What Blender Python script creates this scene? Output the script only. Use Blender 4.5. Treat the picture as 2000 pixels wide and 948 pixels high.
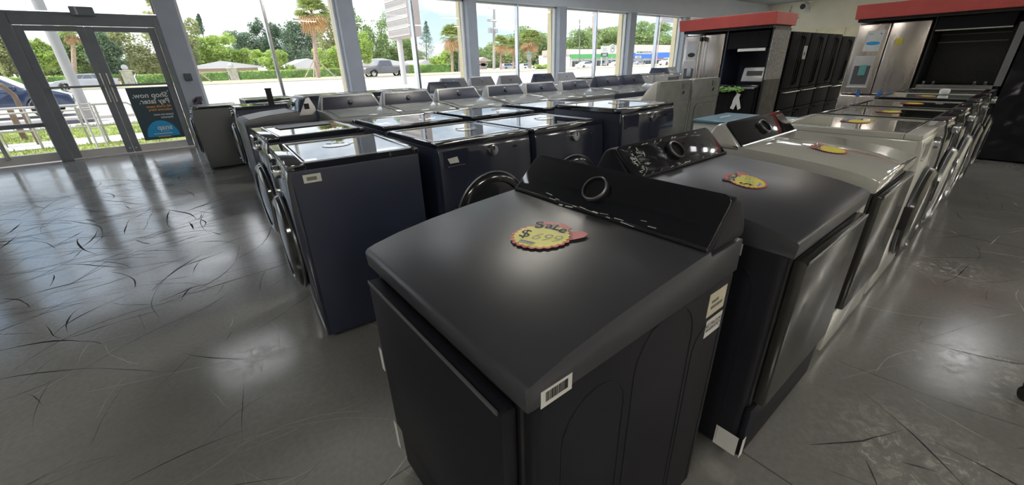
import bpy, bmesh, math, random
from mathutils import Vector, Matrix
random.seed(7)
PI = math.pi
S = bpy.context.scene
COL = S.collection
for o in list(bpy.data.objects): bpy.data.objects.remove(o)

# ------------------------------------------------------------------ camera
HC = 1.38
RT = Vector((0.78099134, -0.62394853, -0.02721678))
DN = Vector((-0.27362003, -0.30266372, -0.91297686))
FW = Vector((0.56141304, 0.72047408, -0.40710257))
FPX = 778.44
cd = bpy.data.cameras.new('camera'); cam = bpy.data.objects.new('camera', cd); COL.objects.link(cam)
m = Matrix.Identity(4)
for i in range(3):
    m[i][0] = RT[i]; m[i][1] = -DN[i]; m[i][2] = -FW[i]
m[2][3] = HC
cam.matrix_world = m
cd.sensor_width = 36; cd.lens = 36*FPX/2000; cd.clip_end = 2000; cd.clip_start = .02
S.camera = cam
def ray(px, py): return RT*((px-1000)/FPX) + DN*((py-474)/FPX) + FW
def aty(px, py, Y):
    d = ray(px, py); return Vector((0, 0, HC)) + d*(Y/d.y)
def atx(px, py, X):
    d = ray(px, py); return Vector((0, 0, HC)) + d*(X/d.x)

# ------------------------------------------------------------------ world: blue sky with clouds
W = bpy.data.worlds.new('sky'); S.world = W; W.use_nodes = True
nt = W.node_tree; nt.nodes.clear()
N = lambda t, **k: _n(nt, t, **k)
def _n(nt, t, **k):
    n = nt.nodes.new(t)
    for a, b in k.items(): setattr(n, a, b)
    return n
out = N('ShaderNodeOutputWorld'); bg = N('ShaderNodeBackground')
tc = N('ShaderNodeTexCoord'); sep = N('ShaderNodeSeparateXYZ')
nt.links.new(tc.outputs['Generated'], sep.inputs[0])
cr = N('ShaderNodeValToRGB')
e = cr.color_ramp.elements
e[0].position = 0.0; e[0].color = (.56, .63, .70, 1)
e[1].position = .75; e[1].color = (.20, .34, .62, 1)
x = e.new(.22); x.color = (.36, .49, .66, 1)
nt.links.new(sep.outputs[2], cr.inputs[0])
mp = N('ShaderNodeMapping'); mp.inputs['Scale'].default_value = (1, 1, 2.6); mp.inputs['Location'].default_value = (1.3, .4, .2)
nt.links.new(tc.outputs['Generated'], mp.inputs[0])
no = N('ShaderNodeTexNoise'); no.inputs['Scale'].default_value = 2.4; no.inputs['Detail'].default_value = 8; no.inputs['Roughness'].default_value = .55
nt.links.new(mp.outputs[0], no.inputs[0])
c2 = N('ShaderNodeValToRGB'); c2.color_ramp.elements[0].position = .42; c2.color_ramp.elements[1].position = .58
nt.links.new(no.outputs[0], c2.inputs[0])
mx = N('ShaderNodeMix', data_type='RGBA'); mx.inputs[7].default_value = (1.2, 1.18, 1.24, 1)
nt.links.new(c2.outputs[0], mx.inputs[0]); nt.links.new(cr.outputs[0], mx.inputs[6])
nt.links.new(mx.outputs[2], bg.inputs[0]); bg.inputs[1].default_value = .90
nt.links.new(bg.outputs[0], out.inputs[0])

# ------------------------------------------------------------------ sun and exposure
sd = bpy.data.lights.new('sun', 'SUN'); sd.energy = 2.4; sd.angle = .01; sd.color = (1, .95, .86)
sun = bpy.data.objects.new('sun', sd); COL.objects.link(sun)
sun.rotation_euler = Vector((-.62, .04, .95)).to_track_quat('Z', 'Y').to_euler()
LAMP = 4.2            # radiance of the ceiling lamp diffusers
S.view_settings.view_transform = 'Standard'; S.view_settings.look = 'None'
S.view_settings.exposure = 1.12; S.view_settings.gamma = 1; S.view_settings.use_curve_mapping = False

# ------------------------------------------------------------------ materials
MATS = {}
def mat(name, col, rough=.5, metal=0, coat=0, ior=1.5, var=0, vs=8, bump=0, bs=60, emit=0, aniso=None, rvar=0):
    if name in MATS: return MATS[name]
    m = bpy.data.materials.new(name); m.use_nodes = True; t = m.node_tree
    b = t.nodes['Principled BSDF']
    b.inputs['Base Color'].default_value = (*col, 1); b.inputs['Roughness'].default_value = rough
    b.inputs['Metallic'].default_value = metal; b.inputs['IOR'].default_value = ior
    b.inputs['Coat Weight'].default_value = coat; b.inputs['Coat Roughness'].default_value = .04
    tc = _n(t, 'ShaderNodeTexCoord')
    src = tc.outputs['Object']
    if aniso:
        mp = _n(t, 'ShaderNodeMapping'); mp.inputs['Scale'].default_value = aniso
        t.links.new(src, mp.inputs[0]); src = mp.outputs[0]
    if var or rvar:
        n = _n(t, 'ShaderNodeTexNoise'); n.inputs['Scale'].default_value = vs; n.inputs['Detail'].default_value = 5
        t.links.new(src, n.inputs[0])
    if var:
        r = _n(t, 'ShaderNodeValToRGB')
        r.color_ramp.elements[0].position = .3; r.color_ramp.elements[1].position = .7
        r.color_ramp.elements[0].color = (*[c*(1-var) for c in col], 1)
        r.color_ramp.elements[1].color = (*[min(1, c*(1+var)) for c in col], 1)
        t.links.new(n.outputs[0], r.inputs[0]); t.links.new(r.outputs[0], b.inputs['Base Color'])
    if rvar:
        q = _n(t, 'ShaderNodeMapRange'); q.inputs[3].default_value = max(0, rough-rvar); q.inputs[4].default_value = rough+rvar
        q.inputs[1].default_value = .3; q.inputs[2].default_value = .7
        t.links.new(n.outputs[0], q.inputs[0]); t.links.new(q.outputs[0], b.inputs['Roughness'])
    if bump:
        n2 = _n(t, 'ShaderNodeTexNoise'); n2.inputs['Scale'].default_value = bs; n2.inputs['Detail'].default_value = 3
        t.links.new(src, n2.inputs[0])
        bp = _n(t, 'ShaderNodeBump'); bp.inputs['Strength'].default_value = bump; bp.inputs['Distance'].default_value = .01
        t.links.new(n2.outputs[0], bp.inputs['Height']); t.links.new(bp.outputs[0], b.inputs['Normal'])
    if emit:
        b.inputs['Emission Color'].default_value = (*col, 1); b.inputs['Emission Strength'].default_value = emit
    MATS[name] = m; return m

def glassmat(name, tint=(.93, .96, .96), rough=0.0, refl=.03, fres=.5):
    m = bpy.data.materials.new(name); m.use_nodes = True; t = m.node_tree; t.nodes.clear()
    o = _n(t, 'ShaderNodeOutputMaterial'); mix = _n(t, 'ShaderNodeMixShader')
    tr = _n(t, 'ShaderNodeBsdfTransparent'); gl = _n(t, 'ShaderNodeBsdfGlossy')
    tr.inputs[0].default_value = (*tint, 1); gl.inputs['Roughness'].default_value = rough
    lw = _n(t, 'ShaderNodeLayerWeight'); lw.inputs[0].default_value = .5      # Schlick reflectance from the facing angle
    pw = _n(t, 'ShaderNodeMath', operation='POWER'); pw.inputs[1].default_value = 5; t.links.new(lw.outputs['Facing'], pw.inputs[0])
    f = _n(t, 'ShaderNodeMapRange'); f.inputs[3].default_value = refl; f.inputs[4].default_value = fres; t.links.new(pw.outputs[0], f.inputs[0])
    t.links.new(f.outputs[0], mix.inputs[0]); t.links.new(tr.outputs[0], mix.inputs[1]); t.links.new(gl.outputs[0], mix.inputs[2])
    t.links.new(mix.outputs[0], o.inputs[0]); MATS[name] = m; return m
GLASS = glassmat('window_glass')
FILM = glassmat('clear_film', (.93, .94, .95), .16, refl=.015, fres=.4)

def floor_mat():
    m = bpy.data.materials.new('polished_concrete'); m.use_nodes = True; t = m.node_tree; b = t.nodes['Principled BSDF']
    L = t.links.new; tc = _n(t, 'ShaderNodeTexCoord'); src = tc.outputs['Object']
    def noise(sc, det, dist=0, s=None, rough=.5):
        n = _n(t, 'ShaderNodeTexNoise'); n.inputs['Scale'].default_value = sc; n.inputs['Detail'].default_value = det
        n.inputs['Distortion'].default_value = dist; n.inputs['Roughness'].default_value = rough
        L(s or src, n.inputs[0]); return n.outputs[0]
    def mr(v, a, b_, c, d):
        n = _n(t, 'ShaderNodeMapRange'); L(v, n.inputs[0])
        for i, q in zip((1, 2, 3, 4), (a, b_, c, d)): n.inputs[i].default_value = q
        return n.outputs[0]
    def math_(op, a, b_=None):
        n = _n(t, 'ShaderNodeMath', operation=op)
        for i, q in enumerate((a, b_)):
            if q is None: continue
            if isinstance(q, (int, float)): n.inputs[i].default_value = q
            else: L(q, n.inputs[i])
        return n.outputs[0]
    cloud = noise(1.1, 6); grain = noise(45, 4)
    # scratches: thin level lines of stretched, distorted noises turned in several directions
    scr = None
    for k, (ang, sc, st, w) in enumerate(((.3, 3.6, .10, .0030), (1.25, 4.3, .09, .0032), (2.0, 5.2, .12, .0035), (.8, 2.6, .22, .0022), (2.6, 4.4, .10, .0032), (1.6, 6.4, .13, .0042), (.05, 7.0, .08, .004), (2.9, 2.1, .3, .0016))):
        mp = _n(t, 'ShaderNodeMapping'); mp.inputs['Rotation'].default_value = (0, 0, ang)
        mp.inputs['Scale'].default_value = (1, st, 1); mp.inputs['Location'].default_value = (k*3.7, k*1.9, 0); L(src, mp.inputs[0])
        v = noise(sc, 1.5, .25, mp.outputs[0])
        v = math_('ABSOLUTE', math_('SUBTRACT', v, .5))
        line = mr(v, w, w*2, 1, 0)
        gate = mr(noise(3.1, 2, 0, mp.outputs[0]), .48, .54, 0, 1)
        line = math_('MULTIPLY', line, gate)
        scr = line if scr is None else math_('MAXIMUM', scr, line)
    sx = _n(t, 'ShaderNodeSeparateXYZ'); L(src, sx.inputs[0])
    # cart and trolley wear is heaviest on the way in from the doors
    near = math_('MULTIPLY', mr(sx.outputs[0], .2, 1.4, 1, .22), mr(sx.outputs[1], 1.8, 3.4, .25, 1))
    scr = math_('MULTIPLY', scr, near)
    # straight control joints every 3.4 m, drifting a little
    jo = None
    for ax, off in ((0, .35), (1, .6)):
        w = math_('ADD', sx.outputs[ax], math_('MULTIPLY', noise(.7, 2), .05))
        f = math_('FRACT', math_('MULTIPLY', math_('ADD', w, off), 1/3.4))
        l = mr(math_('ABSOLUTE', math_('SUBTRACT', f, .5)), .0006, .0014, 1, 0)
        jo = l if jo is None else math_('MAXIMUM', jo, l)
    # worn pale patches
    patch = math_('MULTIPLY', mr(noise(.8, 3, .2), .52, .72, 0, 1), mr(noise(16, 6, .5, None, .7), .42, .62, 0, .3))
    r = _n(t, 'ShaderNodeValToRGB'); L(cloud, r.inputs[0])
    r.color_ramp.elements[0].position = .3; r.color_ramp.elements[0].color = (.22, .218, .21, 1)
    r.color_ramp.elements[1].position = .7; r.color_ramp.elements[1].color = (.30, .297, .285, 1)
    def mixc(fac, a, bcol):
        n = _n(t, 'ShaderNodeMix', data_type='RGBA'); L(fac, n.inputs[0]); L(a, n.inputs[6])
        n.inputs[7].default_value = (*bcol, 1); return n.outputs[2]
    for (px_, py_, rad) in ((2.62, -.20, .42), (1.80, -.12, .40), (3.9, .05, .35), (-.04, 2.2, .22)):  # last spot paints lamp glare over scratches; the others are wear
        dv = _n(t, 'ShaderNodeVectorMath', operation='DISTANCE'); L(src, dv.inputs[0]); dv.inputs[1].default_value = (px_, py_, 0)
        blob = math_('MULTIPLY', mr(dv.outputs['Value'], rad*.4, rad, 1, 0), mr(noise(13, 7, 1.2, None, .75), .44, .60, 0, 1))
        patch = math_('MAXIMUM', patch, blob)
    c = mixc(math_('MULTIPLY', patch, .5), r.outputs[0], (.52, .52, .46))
    c = mixc(math_('MULTIPLY', mr(grain, .35, .7, 0, 1), .3), c, (.15, .15, .145))
    c = mixc(math_('MULTIPLY', jo, .7), c, (.06, .06, .06))
    L(c, b.inputs['Base Color'])
    ro = mr(noise(2.2, 6), .3, .7, .13, .22); 
    L(math_('ADD', ro, math_('MULTIPLY', patch, .1)), b.inputs['Roughness'])
    b.inputs['IOR'].default_value = 2.3
    bp = _n(t, 'ShaderNodeBump'); bp.inputs['Strength'].default_value = .03; bp.inputs['Distance'].default_value = .01
    L(noise(1.6, 3), bp.inputs['Height']); L(bp.outputs[0], b.inputs['Normal'])
    return m

def leafmat(name, col):
    m = bpy.data.materials.new(name); m.use_nodes = True; t = m.node_tree; b = t.nodes['Principled BSDF']
    tc = _n(t, 'ShaderNodeTexCoord'); n = _n(t, 'ShaderNodeTexNoise'); n.inputs['Scale'].default_value = .8; n.inputs['Detail'].default_value = 4
    t.links.new(tc.outputs['Object'], n.inputs[0]); r = _n(t, 'ShaderNodeValToRGB')
    r.color_ramp.elements[0].position = .35; r.color_ramp.elements[1].position = .65
    r.color_ramp.elements[0].color = (*[c*.72 for c in col], 1); r.color_ramp.elements[1].color = (*[min(1, c*1.3) for c in col], 1)
    t.links.new(n.outputs[0], r.inputs[0]); t.links.new(r.outputs[0], b.inputs['Base Color'])
    b.inputs['Roughness'].default_value = .6
    tl = _n(t, 'ShaderNodeBsdfTranslucent'); t.links.new(r.outputs[0], tl.inputs[0])
    mx = _n(t, 'ShaderNodeMixShader'); mx.inputs[0].default_value = .35
    t.links.new(b.outputs[0], mx.inputs[1]); t.links.new(tl.outputs[0], mx.inputs[2])
    t.links.new(mx.outputs[0], t.nodes['Material Output'].inputs[0]); MATS[name] = m; return m

M = dict(
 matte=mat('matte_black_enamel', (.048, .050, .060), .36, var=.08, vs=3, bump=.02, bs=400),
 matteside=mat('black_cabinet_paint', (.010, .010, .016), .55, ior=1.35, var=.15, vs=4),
 gloss=mat('gloss_black_panel', (.008, .009, .013), .07, coat=.6, rvar=.03, vs=5),
 mirror=mat('black_glass_top', (.01, .012, .016), .015, ior=3.4, bump=.012, bs=2.2),
 navy=mat('dark_blue_cabinet', (.027, .034, .068), .38, var=.12, vs=3),
 navygloss=mat('dark_blue_gloss_front', (.03, .036, .06), .16, coat=.5, rvar=.05, vs=4),
 slate=mat('slate_grey_cabinet', (.16, .165, .18), .45, var=.06, vs=4),
 slatelid=mat('slate_gloss_lid', (.27, .29, .30), .10, ior=2.0, bump=.03, bs=3),
 white=mat('white_enamel', (.62, .62, .59), .18, coat=.5, var=.03, vs=5),
 whitelid=mat('white_gloss_lid', (.60, .60, .56), .08, coat=1, var=.02, vs=5),
 darkglass=mat('dark_door_glass', (.02, .022, .026), .12, coat=.5, var=.1, vs=3),
 greyglass=mat('grey_door_panel', (.035, .035, .034), .22, coat=.2, var=.2, vs=5),
 steel=mat('brushed_steel', (.66, .60, .57), .27, metal=.92, var=.10, vs=2.2, aniso=(3, 3, .5), rvar=.05),
 steelbright=mat('bright_steel_trim', (.75, .75, .77), .16, metal=1, rvar=.05),
 conmat=mat('dark_blue_console_face', (.028, .036, .06), .42, var=.08),
 rim=mat('dark_chrome_rim', (.16, .17, .19), .3, metal=.7, var=.05),
 chrome=mat('satin_chrome', (.62, .64, .68), .22, metal=1, rvar=.05),
 blackst=mat('black_stainless', (.016, .016, .018), .65, ior=1.12, var=.15, vs=3, aniso=(4, 4, .6), rvar=.06),
 black=mat('black_plastic', (.012, .012, .014), .5, rvar=.1),
 rubber=mat('black_rubber', (.02, .02, .02), .8, var=.2),
 red=mat('red_canopy_board', (.62, .115, .105), .55, var=.08, vs=4),
 galv=mat('galvanised_back_panel', (.27, .285, .275), .5, metal=.25, var=.12, vs=9, bump=.06, bs=25),
 paper=mat('white_paper', (.72, .72, .70), .7, var=.04, vs=20),
 paperbrown=mat('cream_label_paper', (.62, .57, .45), .7, var=.06, vs=20),
 ink=mat('black_ink', (.02, .02, .02), .6, var=.1),
 inkgrey=mat('faded_grey_ink', (.22, .22, .18), .6, var=.15),
 yellow=mat('yellow_card', (.80, .74, .06), .45, var=.08, vs=9),
 redcard=mat('red_card', (.62, .10, .10), .45, var=.12, vs=9),
 bluetape=mat('blue_tape', (.05, .18, .55), .6, var=.1),
 bluefilm=mat('blue_protective_film', (.13, .25, .34), .3, var=.15, vs=6),
 green=mat('green_tissue', (.32, .55, .18), .7, var=.25, vs=20),
 wallblue=mat('pale_blue_grey_paint', (.66, .71, .80), .6, var=.03, vs=2, bump=.05, bs=90),
 colpaint=mat('grey_column_paint', (.42, .46, .54), .55, var=.05, vs=3, bump=.05, bs=90),
 cream=mat('cream_wall_paint', (.80, .77, .64), .6, var=.04, vs=1.5),
 creampanel=mat('pale_yellow_panel', (.82, .76, .55), .55, var=.08, vs=2),
 ceil=mat('grey_ceiling_tile', (.30, .30, .31), .8, var=.08, vs=6, bump=.1, bs=60),
 bronze=mat('grey_bronze_door_frame', (.20, .22, .26), .4, metal=.2, var=.08, vs=6),
 sillalu=mat('pale_aluminium', (.62, .60, .62), .35, metal=.4, var=.05),
 frame=mat('white_window_frame', (.70, .69, .70), .4, var=.03),
 stucco=mat('beige_stucco', (.46, .40, .28), .85, var=.06, vs=6, bump=.2, bs=40),
 asphalt=mat('pale_concrete_paving', (.60, .55, .50), .85, var=.06, vs=.7),
 walk=mat('concrete_walk', (.66, .63, .58), .85, var=.05, vs=1.5),
 kerb=mat('kerb_concrete', (.56, .50, .46), .85, var=.08, vs=2),
 turf=mat('turf_soil', (.30, .33, .10), .95, var=.3, vs=1.4, bump=.4, bs=30),
 dryturf=mat('dry_verge', (.52, .46, .20), .95, var=.25, vs=.5),
 bark=mat('grey_bark', (.20, .16, .13), .9, var=.25, vs=3, bump=.5, bs=12),
 palmbark=mat('pinkish_palm_bark', (.42, .30, .24), .9, var=.25, vs=5, bump=.5, bs=12),
 post=mat('painted_white_post', (.38, .36, .36), .6, var=.05, vs=2),
 whitemetal=mat('white_painted_rail', (.55, .52, .51), .45, var=.04),
 wood=mat('weathered_brown_wood', (.26, .17, .13), .8, var=.2, vs=8),
 polewood=mat('tan_utility_pole', (.44, .34, .27), .8, var=.15, vs=3),
 signwhite=mat('yellowed_sign_face', (.44, .41, .39), .5, var=.04, vs=3),
 signside=mat('tan_sign_cabinet', (.42, .34, .30), .5, var=.04, vs=2),
 roof=mat('pinkish_shingle_roof', (.55, .43, .38), .85, var=.1, vs=2),
 roofwhite=mat('white_roof', (.78, .74, .72), .7, var=.05),
 housewall=mat('tan_house_wall', (.50, .38, .29), .8, var=.06, vs=2),
 fasciagreen=mat('green_fascia', (.10, .50, .14), .5, var=.08, vs=3),
 fasciablue=mat('blue_fascia', (.06, .22, .75), .5, var=.08, vs=3),
 shopwall=mat('pale_shop_wall', (.70, .66, .62), .8, var=.05, vs=1),
 shopglass=mat('dark_shop_glass', (.05, .06, .08), .1, var=.1),
 orange=mat('orange_flag_cloth', (.85, .22, .12), .6, var=.06, vs=2),
 carblue=mat('dark_blue_car_paint', (.012, .028, .085), .2, coat=1, var=.05),
 carsilver=mat('silver_car_paint', (.42, .42, .44), .3, metal=.3, coat=.8, var=.04),
 cargrey=mat('grey_truck_paint', (.13, .13, .15), .35, coat=.6, var=.05),
 carwhite=mat('white_car_paint', (.78, .76, .76), .3, coat=.8, var=.02),
 carglass=mat('car_window_glass', (.05, .06, .07), .05, coat=1, var=.05),
 wheel=mat('alloy_wheel', (.5, .5, .52), .35, metal=.6, var=.05),
 tail=mat('red_lamp_lens', (.6, .03, .03), .2, var=.05),
 lampoff=mat('clear_lamp_lens', (.8, .8, .8), .15, var=.05),
 teal=mat('teal_backing_board', (.04, .075, .10), .45, var=.05),
 cyan=mat('cyan_print', (.02, .35, .72), .45, var=.04),
 orangeprint=mat('orange_print', (.75, .33, .10), .5, var=.04),
 diff0=mat('dim_lamp_diffuser', (.95, .97, 1), .5, emit=LAMP*.4), diff2=mat('fill_lamp_diffuser', (.95, .97, 1), .5, emit=LAMP*1.7), diff3=mat('strong_fill_lamp_diffuser', (1, .95, .84), .5, emit=LAMP*4),
 diff=mat('lamp_diffuser', (.94, .97, 1), .5, emit=LAMP),
 teallight=mat('teal_dispenser_window', (.12, .38, .36), .2, coat=.5, var=.1),
)
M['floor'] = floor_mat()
LEAF = dict(bright=leafmat('bright_leaves', (.46, .58, .16)), mid=leafmat('mid_green_leaves', (.32, .42, .17)), dark=leafmat('dark_blue_green_leaves', (.19, .27, .17)),
            olive=leafmat('olive_leaves', (.40, .42, .20)), palm=leafmat('palm_fronds', (.34, .40, .13)), dead=leafmat('dry_palm_fronds', (.58, .38, .20)), hedge=leafmat('hedge_leaves', (.16, .30, .09)), grass=leafmat('grass_blades', (.42, .48, .14)))

# ------------------------------------------------------------------ mesh helpers
class MB:
    def __init__(s): s.b = bmesh.new()
    def _tf(s, vs, T):
        if T is not None: bmesh.ops.transform(s.b, matrix=T, verts=vs)
    def box(s, x0, x1, y0, y1, z0, z1, bev=0, seg=2, T=None):
        r = bmesh.ops.create_cube(s.b, size=1)['verts']
        for v in r: v.co = Vector(((x0+x1)/2+v.co.x*(x1-x0), (y0+y1)/2+v.co.y*(y1-y0), (z0+z1)/2+v.co.z*(z1-z0)))
        if bev:
            es = list({e for v in r for e in v.link_edges})
            g = bmesh.ops.bevel(s.b, geom=es, offset=bev, segments=seg, profile=.5, affect='EDGES')
            r = list({v for f in g['faces'] for v in f.verts} | {v for v in r if v.is_valid})
        s._tf(r, T); return s
    def prism(s, prof, x0, x1, axis='x', bev=0, seg=2, T=None, taper=None):
        """prof: list of 2-D points; extruded along axis from x0 to x1. taper(p, t) may move points"""
        def P(p, q):
            if axis == 'x': return Vector((q, p[0], p[1]))
            if axis == 'y': return Vector((p[0], q, p[1]))
            return Vector((p[0], p[1], q))
        a = [s.b.verts.new(P(p, x0)) for p in prof]; c = [s.b.verts.new(P(p, x1)) for p in prof]
        if taper:
            for v in a+c: v.co = taper(v.co)
        fs = [s.b.faces.new(a), s.b.faces.new(list(reversed(c)))]
        n = len(a)
        for i in range(n): fs.append(s.b.faces.new((a[i], c[i], c[(i+1) % n], a[(i+1) % n])))
        bmesh.ops.recalc_face_normals(s.b, faces=fs)
        vs = a+c
        if bev:
            es = list({e for f in fs for e in f.edges if e.calc_face_angle(0) > .5})
            g = bmesh.ops.bevel(s.b, geom=es, offset=bev, segments=seg, profile=.5, affect='EDGES')
            vs = list({v for f in g['faces'] for v in f.verts} | {v for v in vs if v.is_valid})
        s._tf(vs, T); return s
    def lathe(s, prof, n=24, T=None, arc=None):
        """prof (r,z) revolved about z"""
        rings = []
        for r, z in prof:
            rings.append([s.b.verts.new((r*math.cos(2*PI*i/n), r*math.sin(2*PI*i/n), z)) for i in range(n)] if r > 1e-6 else [s.b.verts.new((0, 0, z))])
        for A, B in zip(rings, rings[1:]):
            for i in range(n):
                j = (i+1) % n
                q = [A[i % len(A)], A[j % len(A)], B[j % len(B)], B[i % len(B)]]
                q = list(dict.fromkeys(q))
                if len(q) > 2: s.b.faces.new(q)
        vs = [v for R in rings for v in R]; s._tf(vs, T); return s
    def cyl(s, p, q, r, r2=None, n=12):
        p = Vector(p); q = Vector(q); d = q-p
        T = Matrix.Translation(p) @ d.to_track_quat('Z', 'Y').to_matrix().to_4x4()
        r2 = r if r2 is None else r2
        return s.lathe([(0, 0), (r, 0), (r2, d.length), (0, d.length)], n, T)
    def tube(s, pts, r, n=8):
        pts = [Vector(p) for p in pts]; rings = []
        for i, p in enumerate(pts):
            d = (pts[min(i+1, len(pts)-1)]-pts[max(i-1, 0)]).normalized(); q = d.to_track_quat('Z', 'Y')
            rr = r(i/(len(pts)-1)) if callable(r) else r
            rings.append([s.b.verts.new(p+q @ Vector((rr*math.cos(2*PI*k/n), rr*math.sin(2*PI*k/n), 0))) for k in range(n)])
        for A, B in zip(rings, rings[1:]):
            for k in range(n): s.b.faces.new((A[k], A[(k+1) % n], B[(k+1) % n], B[k]))
        s.b.faces.new(list(reversed(rings[0]))); s.b.faces.new(rings[-1]); return s
    def build(s, name, material, parent=None, smooth=True, T=None):
        if T is not None: bmesh.ops.transform(s.b, matrix=T, verts=s.b.verts)
        bmesh.ops.recalc_face_normals(s.b, faces=s.b.faces)
        me = bpy.data.meshes.new(name); s.b.to_mesh(me); s.b.free()
        me.materials.append(material)
        if smooth:
            for p in me.polygons: p.use_smooth = True
            me.set_sharp_from_angle(angle=math.radians(35))
        o = bpy.data.objects.new(name, me); COL.objects.link(o)
        if parent: o.parent = parent
        return o
def raw(name, vs, fs, material, parent=None):
    me = bpy.data.meshes.new(name); me.from_pydata(vs, [], fs); me.materials.append(material)
    o = bpy.data.objects.new(name, me); COL.objects.link(o)
    if parent: o.parent = parent
    return o
def tag(o, label=None, cat=None, group=None, kind=None):
    for k, v in (('label', label), ('category', cat), ('group', group), ('kind', kind)):
        if v: o[k] = v
    return o
def empty(name, loc=(0, 0, 0), rz=0):
    o = bpy.data.objects.new(name, None); COL.objects.link(o); o.location = loc; o.rotation_euler = (0, 0, rz); o.empty_display_size = .1; return o
def thing(name, label, cat, loc=(0, 0, 0), rz=0, group=None): return tag(empty(name, loc, rz), label, cat, group)
KIDS = {}
def copy_tree(o, parent=None):
    c = o.copy(); COL.objects.link(c)
    c.parent = parent
    for ch in [k for k in bpy.data.objects if k.parent == o]: copy_tree(ch, c)
    return c
def place(o, label, loc, rz=0, group=None):
    o.location = loc; o.rotation_euler = (0, 0, rz); o['label'] = label
    if group: o['group'] = group
    elif 'group' in o: del o['group']
    return o
def struct(name, mb, material, parent=None):
    o = mb.build(name, material, parent)
    if not parent: o['kind'] = 'structure'
    return o
def text(name, body, size, material, T, parent=None, bold=0, spacing=1.0, align='CENTER', mirror=False, shear=0):
    cu = bpy.data.curves.new(name, 'FONT'); cu.body = body; cu.size = size; cu.align_x = align; cu.align_y = 'CENTER'
    cu.offset = bold; cu.space_character = spacing; cu.resolution_u = 3; cu.shear = shear
    tmp = bpy.data.objects.new(name, cu); COL.objects.link(tmp)
    dg = bpy.context.evaluated_depsgraph_get(); dg.update()
    me = bpy.data.meshes.new_from_object(tmp.evaluated_get(dg)); bpy.data.objects.remove(tmp)
    if mirror: me.transform(Matrix.Scale(-1, 4, (1, 0, 0)))
    me.transform(T); me.materials.clear(); me.materials.append(material); me.name = name
    o = bpy.data.objects.new(name, me); COL.objects.link(o)
    if parent: o.parent = parent
    return o
def Tm(loc, rx=0, ry=0, rz=0): return Matrix.Translation(loc) @ Matrix.Rotation(rz, 4, 'Z') @ Matrix.Rotation(ry, 4, 'Y') @ Matrix.Rotation(rx, 4, 'X')
FRONT = lambda x, y, z: Tm((x, y, z), PI/2)            # text readable from -Y
def rrect(w, h, r, n=5):
    pts = []
    for cx, cy, a in ((w/2-r, h/2-r, 0), (-w/2+r, h/2-r, PI/2), (-w/2+r, -h/2+r, PI), (w/2-r, -h/2+r, 1.5*PI)):
        for k in range(n+1): pts.append((cx+r*math.cos(a+PI/2*k/n), cy+r*math.sin(a+PI/2*k/n)))
    return pts

# ================================================================== THE ROOM
YW = 10.7; ZC = 3.96; ZH = 3.08
XL, XR, YB = -8.0, 26.6, -9.0
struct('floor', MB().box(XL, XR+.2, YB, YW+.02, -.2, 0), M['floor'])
fl_ = bpy.data.objects['floor']
rs_ = random.Random(31)
def skid(n, xr, yr, wr, lr, name, m_, dirs):
    vs = []; fs = []
    for _ in range(n):
        x, y = rs_.uniform(*xr), rs_.uniform(*yr); a = rs_.choice(dirs)+rs_.gauss(0, .35); k = rs_.gauss(0, .9); L_ = rs_.uniform(*lr); w = rs_.uniform(*wr); N_ = 14; st_ = len(vs)
        for i in range(N_+1):
            q = i/N_; ww = w*math.sin(PI*(.08+.84*q))*(1+.5*math.sin(7*q+x*9))
            vs += [(x-ww*math.sin(a), y+ww*math.cos(a), .0004), (x+ww*math.sin(a), y-ww*math.cos(a), .0004)]
            x += math.cos(a)*L_/N_; y += math.sin(a)*L_/N_; a += k*L_/N_+rs_.gauss(0, .05)
        for i in range(N_): b_ = st_+2*i; fs.append((b_, b_+1, b_+3, b_+2))
    o = raw(name, vs, fs, m_, fl_); o['kind'] = 'stuff'
MK = mat('dark_skid_mark', (.05, .05, .06), .9, ior=1.15, var=.3, vs=30); MK2 = mat('pale_scratch', (.38, .38, .36), .5, var=.2, vs=30)
skid(430, (-4.5, .1), (2.9, 7.6), (.0010, .0035), (.25, 1.3), 'skid_marks', MK, (.1, 2.9, .2, 1.5, 2.2))
skid(90, (-3.2, 0), (3.0, 6.4), (.002, .006), (.2, .8), 'skid_marks', MK, (1.3, 1.8, .3))
skid(60, (-3, 0), (1.0, 3.2), (.0008, .002), (.1, .6), 'skid_marks', MK, (.2, 1.6, 2.5))
skid(50, (-2.5, .6), (.6, 3), (.0005, .0014), (.1, .9), 'pale_scratches', MK2, (.2, 1.6, 2.5))
skid(90, (1.4, 6.5), (-1.5, .1), (.0008, .003), (.1, .7), 'skid_marks', MK, (.2, 2.6, 1.5))
skid(60, (1.4, 6.5), (-1.5, .1), (.0008, .003), (.1, .5), 'pale_scratches', MK2, (.2, 2.6, 1.5))
struct('ceiling', MB().box(XL, XR+.2, YB, YW+.3, ZC, ZC+.2), M['ceil'])
struct('wall_back', MB().box(XL, XR+.2, YB-.2, YB, 0, ZC), M['cream'])
struct('wall_left', MB().box(XL-.2, XL, YB, YW+.3, 0, ZC), M['cream'])
wr = struct('wall_right', MB().box(XR, XR+.2, YB, YW+.3, 2.68, ZC), M['cream'])
struct('trim_2', MB().box(XR-.03, XR, YB, YW, 2.62, 2.70), M['cream'])
wl = struct('wall_right_lower', MB().box(XR+.08, XR+.2, YB, YW+.3, 0, 2.68), M['creampanel'])
wl.name = 'wall_right.001'
for k in range(12):       # tall sheets of the lower wall, with joints
    y1 = YW-k*1.22
    MB().box(XR+.03, XR+.08, y1-1.2, y1-.01, 0, 2.64, .006, 1).build('wall_panel', M['creampanel'], wl)
struct('wall_front', MB().box(XL, XR, YW+.02, YW+.42, ZH, ZC, .01, 1), M['wallblue'])
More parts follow.
